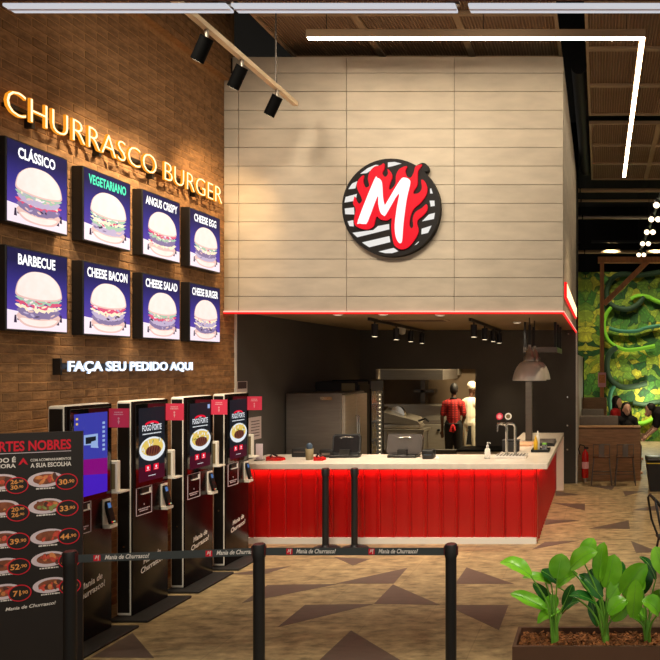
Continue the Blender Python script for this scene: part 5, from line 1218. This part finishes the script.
MB().add([(x-0.2,D-0.2,0),(x+0.2,D-0.2,0),(x+0.2,D+0.2,0),(x-0.2,D+0.2,0),(x-0.26,D-0.24,0.5),(x+0.26,D-0.24,0.5),(x+0.26,D+0.24,0.5),(x-0.26,D+0.24,0.5)],[(3,2,1,0),(4,5,6,7),(0,1,5,4),(1,2,6,5),(2,3,7,6),(3,0,4,7)]).build('body', 'black_soft', r)
MB().box(x-0.265, x+0.265, D-0.245, D+0.245, 0.47, 0.485).build('rim', 'yellow_trim', r); MB().box(x-0.27, x+0.27, D-0.25, D+0.25, 0.50, 0.56, 0, bev=0.03, seg=2).build('lid', 'black', r)
# black tube chair at the right edge
r = thing('tube_chair', 'black metal tube chair at the right edge behind the plants', 'chair', (0.78, 6.7, 0)); r.rotation_euler = (0,0,0.15)
MB().box(-0.20, 0.22, -0.2, 0.2, 0.43, 0.455, 0, bev=0.01, seg=2).build('seat', 'black_soft', r, local=True)
for sx, sy in ((-1,-1), (1,-1), (1,1), (-1,1)): MB().tube([(sx*0.17, sy*0.17, 0.44), (sx*0.24, sy*0.22, 0)], 0.011, 8).build('leg', 'black_metal', r, local=True)
MB().tube([(-0.18,-0.18,0.44), (-0.24,-0.19,0.60), (-0.28,-0.17,0.82), (-0.275,-0.12,0.855), (-0.27,0.12,0.855), (-0.28,0.17,0.82), (-0.24,0.19,0.6), (-0.18,0.18,0.44)], 0.011, 8).build('back_frame', 'black_metal', r, local=True)
MB().tube([(-0.275,-0.12,0.855), (-0.1,-0.17,0.66), (0.14,-0.2,0.62), (0.18,-0.18,0.44)], 0.011, 8).build('armrest', 'black_metal', r, local=True)
MB().tube([(-0.275,0.12,0.855), (-0.1,0.17,0.66), (0.14,0.2,0.62), (0.18,0.18,0.44)], 0.011, 8).build('armrest', 'black_metal', r, local=True)

# ------------------------------------------------------------------ mural side: frame, tubes, track
D = 17.0; x = on(602, D)
r = thing('wood_frame', 'brown timber post with diagonal brace in front of the mural', 'frame', (x, D, 0))
zt = CH+(VY-263)*D/F
MB().box(x-0.05, x+0.05, D-0.08, D+0.08, 0, zt, 0, bev=0.006, seg=1).build('post', 'timber', r)
a = P(604, 304, D); b_ = P(650, 259, D); d = (b_-a).normalized(); nrm = Vector((-d.z, 0, d.x)); m = MB()
vs = [a+nrm*s1*0.06+Vector((0, s2*0.06, 0)) for s1, s2 in ((-1,-1),(1,-1),(1,1),(-1,1))]+[b_+nrm*s1*0.06+Vector((0, s2*0.06, 0)) for s1, s2 in ((-1,-1),(1,-1),(1,1),(-1,1))]
m.add(vs, [(0,1,2,3),(7,6,5,4),(0,4,5,1),(1,5,6,2),(2,6,7,3),(3,7,4,0)]); m.build('brace', 'timber', r)
MB().box(x-0.1, 4.5, D-0.08, D+0.08, zt, zt+0.14).build('beam', 'timber', r)
r = thing('post_poster', 'small orange poster on the timber post', 'poster', (x, D-0.09, 1.7)); p0 = P(598, 387, D); p1 = P(606, 372.5, D)
MB().box(p0.x, p1.x, D-0.1, D-0.082, p0.z, p1.z).build('sheet', 'flag_pale', r); MB().box(p0.x+0.02, p1.x-0.02, D-0.104, D-0.1, p0.z+0.1, p1.z-0.05).build('print', 'food_orange', r)
def vine(pts, rad, m_, label):
    q = [P(px, py, MUR-0.12) for px, py in pts]; q = [Vector(v) for v in catmull([tuple(v) for v in q], 6, False)]
    o = MB().tube(q, rad, 8).build('vine_tube', m_, None, loc=tuple(q[0])); tag(o, label, 'tube', 'curved tubes on the mural')
vine([(660,272),(640,275),(622,274),(612,279),(607,290),(608,300),(615,307),(628,309),(638,304),(644,297)], 0.075, 'tube_dark', 'thick dark green curved tube at the top of the mural')
vine([(631,299),(638,296),(648,297),(656,301),(672,306)], 0.06, 'tube_light', 'short bright green tube branching at the right of the mural')
vine([(613,305),(606,315),(604,328),(608,340),(617,347),(630,350),(655,346)], 0.055, 'tube_light', 'long bright green tube curving down the left of the mural')
vine([(609,328),(620,331),(636,331),(650,327),(675,324)], 0.05, 'tube_teal', 'thin teal tube running across the middle of the mural')
vine([(617,347),(609,354),(607,368),(611,380),(622,387),(636,386),(647,383)], 0.08, 'tube_dark', 'thick dark green curved tube low on the mural')
vine([(616,384),(611,392),(610,405),(612,420)], 0.06, 'tube_teal', 'thin green tube dropping behind the woman in red')
vine([(633,403),(645,404.5),(658,402),(680,402)], 0.07, 'tube_dark', 'dark tube running right above the bending person')
vine([(636,424),(645,423),(655,418),(664,412)], 0.07, 'tube_light', 'bright green tube beside the booth at the mural foot')
# spot row
r = thing('spot_track', 'row of bright twin spotlights under the ceiling in front of the mural', 'track light', (1.0, 14, 4.8))
MB().box(0.98, 1.03, 10.8, 18.5, 4.86, 4.90).build('rail', 'black', r)
for y in (11.0, 14.0, 17.5): MB().cone((1.0, y, 4.9), 0.008, (1.0, y, 6.6), 0.008, 6).build('hanger', 'black', r)
for y in (11.5, 12.6, 13.8, 15.1, 16.6):
    for s_ in (-0.05, 0.07):
        p = Vector((1.0+s_, y, 4.78)); d = Vector((-0.12, -0.8, -0.55)).normalized()
        hd = MB().cone(p+Vector((0,0,0.09)), 0.012, p, 0.012, 8).cone(p-d*0.06, 0.05, p+d*0.10, 0.06, 14).build('spot_head', 'black_metal', r)
        MB().cone(p+d*0.1005, 0.052, p+d*0.102, 0.052, 14).build('lens', 'warm_lens', hd)
# wall washers on the mural
r = thing('mural_light', 'black ceiling bar of lamps washing the mural', 'lamp', (1.5, 18.2, 4.9))
MB().box(-0.2, 4.4, 18.15, 18.25, 5.3, 5.36).build('bar', 'black', r)
for x in (0.3, 1.5, 2.8): lamp('SPOT', 'mural_lamp', (x, 18.2, 5.28), 290, (1.0, 0.92, 0.66), None, (x+0.2, MUR, 2.2), 0.1, 100, 0.9)
lamp('POINT', 'mural_floor_lamp', (1.35, 18.9, 1.25), 60, (1.0, 0.95, 0.7), None, None, 0.1)
# pipes under the dark ceiling
for i, (z, y, rad, m_) in enumerate(((5.55, 14.6, 0.03, 'bar_brown'), (5.5, 16.0, 0.045, 'steel'), (5.1, 18.4, 0.05, 'bar_brown'), (5.6, 13.95, 0.04, 'bar_brown'))):
    o = MB().cone((-0.36, y, z), rad, (6, y, z), rad, 10).build('ceiling_pipe', m_, None, loc=(2.5, y, z)); tag(o, ['thin brown pipe under the ceiling behind the trays', 'bright steel pipe under the ceiling beyond the fascia', 'thick brown pipe just above the mural', 'brown pipe at the end of the ceiling trays'][i], 'pipe')
o = MB().cone((-0.26, 9.0, 5.95), 0.10, (-0.26, 13.8, 5.95), 0.10, 16).build('air_duct', 'black_soft', None, loc=(-0.32, 9.0, 5.9)); tag(o, 'dark round air duct between fascia and ceiling trays', 'duct')
# unseen spots added behind the viewer to brighten the plants and menu board
for i, (x, y, tgt, e) in enumerate(((0.8, 1.0, (0.1, 4.15, 0.75), 260), (-1.9, 1.2, (-3.8, 5.0, 1.2), 250))):
    r = thing('unseen_spot', ['black added fill spot, out of view, aimed at the planter', 'black added fill spot, out of view, aimed at the menu board'][i], 'lamp', (x, y, 4.7), 'added fill spots')
    dd = (Vector(tgt)-Vector((x, y, 4.6))).normalized(); hp = Vector((x, y, 4.6))
    MB().cone(hp-dd*0.1, 0.06, hp+dd*0.12, 0.06, 16).build('can', 'black', r); MB().cone((x, y, 4.65), 0.01, (x, y, 6.6), 0.01, 8).build('rod', 'black', r); lamp('SPOT', 'added_fill_lamp', hp+dd*0.14, e, (1.0, 0.88, 0.7), None, tgt, 0.1, 56, 0.9)
# dining side general lamps
for x, y in ((1.2, 9.2), (1.8, 13.2)):
    r = thing('unseen_spot', 'black ceiling spot over the dining side, %s' % ('nearer one' if y < 10 else 'farther one'), 'lamp', (x, y, 5.6), 'dining side spots')
    MB().cone((x, y, 5.45), 0.06, (x, y, 5.7), 0.06, 16).build('can', 'black', r); lamp('SPOT', 'dining_lamp', (x, y, 5.43), 460, WARM, None, (x-1.3 if y < 10 else x-0.7, y+0.2, 0), 0.06, 70, 0.9)

# ------------------------------------------------------------------ planter with plants
PZ = 0.5; px0 = -0.495; px1 = 1.2; PY0, PY1 = 3.99, 4.30
r = thing('planter', 'long brown rectangular planter box at the lower right', 'planter', (0.3, 4.15, 0))
MB().box(px0, px1, PY0, PY0+0.02, 0, PZ).build('side', 'planter_brown', r); MB().box(px0, px1, PY1-0.02, PY1, 0, PZ).build('side', 'planter_brown', r)
MB().box(px0, px0+0.02, PY0+0.02, PY1-0.02, 0, PZ).build('end', 'planter_brown', r); MB().box(px1-0.02, px1, PY0+0.02, PY1-0.02, 0, PZ).build('end', 'planter_brown', r)
MB().box(px0+0.02, px1-0.02, PY0+0.02, PY1-0.02, 0, PZ-0.05).build('soil', 'mulch', r)
m = MB(); rr = random.Random(5)
for i in range(2600):
    x = rr.uniform(px0+0.03, px1-0.03); y = rr.uniform(PY0+0.03, PY1-0.03); z = PZ-0.05+rr.uniform(0.0, 0.028)
    L_ = rr.uniform(0.008, 0.022); W_ = rr.uniform(0.004, 0.009); R_ = Matrix.Rotation(rr.uniform(0, PI), 3, 'Z') @ Matrix.Rotation(rr.uniform(-0.6, 0.6), 3, 'X') @ Matrix.Rotation(rr.uniform(-0.6, 0.6), 3, 'Y')
    x = min(max(x, px0+0.045), px1-0.045)
    vs = [Vector((x, y, z))+R_ @ Vector((a*L_, b_*W_, c*0.003)) for a in (-1, 1) for b_ in (-1, 1) for c in (-1, 1)]
    m.add(vs, [(0,1,3,2),(4,6,7,5),(0,4,5,1),(2,3,7,6),(0,2,6,4),(1,5,7,3)])
mo = m.build('bark_mulch', 'mulch', None, loc=(0.3, 4.15, PZ-0.05)); tag(mo, 'brown bark chips filling the planter', 'mulch', None, 'stuff')
def leafmesh(root, A, T, wid, m_, bend, face):
    """paddle leaf from attachment A to tip T; face = normal hint"""
    A = Vector(A); T = Vector(T); d = T-A; L_ = d.length; d.normalize(); n = Vector(face); n = (n-d*n.dot(d)).normalized(); s_ = d.cross(n)
    m = MB(); N = 11; vs = []
    for i in range(N):
        t = i/(N-1); w_ = wid/2*(math.sin(PI*min(1, t*0.93+0.05))**0.62)*(1.0 if t < 0.97 else 0.25)
        if i == N-1: w_ = wid*0.02
        c = A+d*(t*L_)+n*(bend*L_*math.sin(PI*t)) - Vector((0,0,1))*(max(0, t-0.6)**2*L_*0.5)
        for k in (-1, -0.55, 0, 0.55, 1):
            vs.append(c+s_*(k*w_)+n*(abs(k)**1.3*w_*0.30+0.05*w_*math.sin(t*14+k*3)*abs(k)))
    fs = []
    for i in range(N-1):
        for k in range(4): fs.append((i*5+k, i*5+k+1, (i+1)*5+k+1, (i+1)*5+k))
    m.add(vs, fs, 0, True)
    # midrib
    rib = [A+d*(i/6*L_)+n*(bend*L_*math.sin(PI*i/6)+0.0005) - Vector((0,0,1))*(max(0, i/6-0.6)**2*L_*0.5) for i in range(7)]
    m.tube(rib, [0.0030-0.0003*i for i in range(7)], 5, 1)
    return m.build('leaf', [m_, 'stem'], root)
def Q(cx_, cy_, D): return P(500+cx_/4.125, 530+cy_/4.125, D)
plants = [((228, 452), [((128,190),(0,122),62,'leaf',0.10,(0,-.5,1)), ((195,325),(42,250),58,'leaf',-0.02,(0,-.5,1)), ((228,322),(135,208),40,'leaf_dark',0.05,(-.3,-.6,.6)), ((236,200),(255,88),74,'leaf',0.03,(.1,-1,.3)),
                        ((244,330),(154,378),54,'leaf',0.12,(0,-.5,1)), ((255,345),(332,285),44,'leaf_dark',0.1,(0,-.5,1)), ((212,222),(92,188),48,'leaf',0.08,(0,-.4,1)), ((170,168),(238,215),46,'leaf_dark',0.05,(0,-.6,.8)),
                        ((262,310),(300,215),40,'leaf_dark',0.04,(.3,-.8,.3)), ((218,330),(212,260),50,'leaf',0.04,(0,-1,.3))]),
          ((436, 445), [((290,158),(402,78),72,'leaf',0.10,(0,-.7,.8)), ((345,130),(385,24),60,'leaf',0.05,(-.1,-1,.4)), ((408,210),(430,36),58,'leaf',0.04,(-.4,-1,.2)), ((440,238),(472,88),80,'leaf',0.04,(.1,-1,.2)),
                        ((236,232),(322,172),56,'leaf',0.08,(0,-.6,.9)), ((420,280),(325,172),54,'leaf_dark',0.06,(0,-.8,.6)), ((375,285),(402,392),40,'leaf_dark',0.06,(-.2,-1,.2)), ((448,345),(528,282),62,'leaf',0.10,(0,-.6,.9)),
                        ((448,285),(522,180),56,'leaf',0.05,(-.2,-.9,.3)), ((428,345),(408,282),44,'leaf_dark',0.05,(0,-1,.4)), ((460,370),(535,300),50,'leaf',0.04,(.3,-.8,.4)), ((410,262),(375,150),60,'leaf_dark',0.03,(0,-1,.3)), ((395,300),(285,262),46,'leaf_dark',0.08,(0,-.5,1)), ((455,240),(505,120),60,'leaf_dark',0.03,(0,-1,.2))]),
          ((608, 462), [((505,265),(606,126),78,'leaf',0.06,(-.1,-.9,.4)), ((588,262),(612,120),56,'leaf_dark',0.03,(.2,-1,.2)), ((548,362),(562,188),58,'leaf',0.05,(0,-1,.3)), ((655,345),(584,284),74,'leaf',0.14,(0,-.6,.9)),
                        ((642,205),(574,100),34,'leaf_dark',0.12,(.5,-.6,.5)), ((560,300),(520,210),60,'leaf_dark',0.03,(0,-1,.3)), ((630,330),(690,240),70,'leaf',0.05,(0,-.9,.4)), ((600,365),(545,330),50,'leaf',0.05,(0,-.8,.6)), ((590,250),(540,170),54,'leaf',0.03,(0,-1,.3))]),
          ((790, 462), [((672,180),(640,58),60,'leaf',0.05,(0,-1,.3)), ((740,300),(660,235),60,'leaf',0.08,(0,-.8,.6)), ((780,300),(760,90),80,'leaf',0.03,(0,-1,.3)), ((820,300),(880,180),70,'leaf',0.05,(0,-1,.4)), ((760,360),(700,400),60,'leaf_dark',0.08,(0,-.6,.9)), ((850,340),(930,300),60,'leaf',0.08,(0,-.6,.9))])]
plab = ['leafy green plant at the left end of the planter', 'leafy green plant second from the left in the planter', 'leafy green plant third from the left in the planter', 'leafy green plant cut by the right edge of the photo']
for i, (base, leaves) in enumerate(plants):
    bpnt = Q(base[0], base[1], 4.13); bpnt.z = PZ-0.045
    r = thing('leafy_plant', plab[i], 'plant', tuple(bpnt), 'plants in the brown planter'); rr = random.Random(40+i); st = MB()
    for j, (a, t, w_, m_, bend, fc) in enumerate(leaves):
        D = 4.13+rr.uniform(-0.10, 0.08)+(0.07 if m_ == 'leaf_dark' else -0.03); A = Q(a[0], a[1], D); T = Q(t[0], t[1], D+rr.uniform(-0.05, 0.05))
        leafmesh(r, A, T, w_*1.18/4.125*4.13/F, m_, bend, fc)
        off = Vector((rr.uniform(-0.018, 0.018), rr.uniform(-0.018, 0.018), 0)); mid = bpnt.lerp(A, 0.5)+Vector((0, 0, 0.03)); mid.x = bpnt.x+(A.x-bpnt.x)*0.3
        pth = [Vector(v) for v in catmull([tuple(bpnt+off), tuple(mid), tuple(A)], 5, False)]
        MB().tube(pth, [0.008-0.0004*q for q in range(len(pth))], 6).build('stalk', 'stem', r)
    MB().lathe(bpnt, [(0.020, -0.01), (0.022, 0.03), (0.018, 0.10), (0.012, 0.14)], 10).build('sheath', 'stem', r)
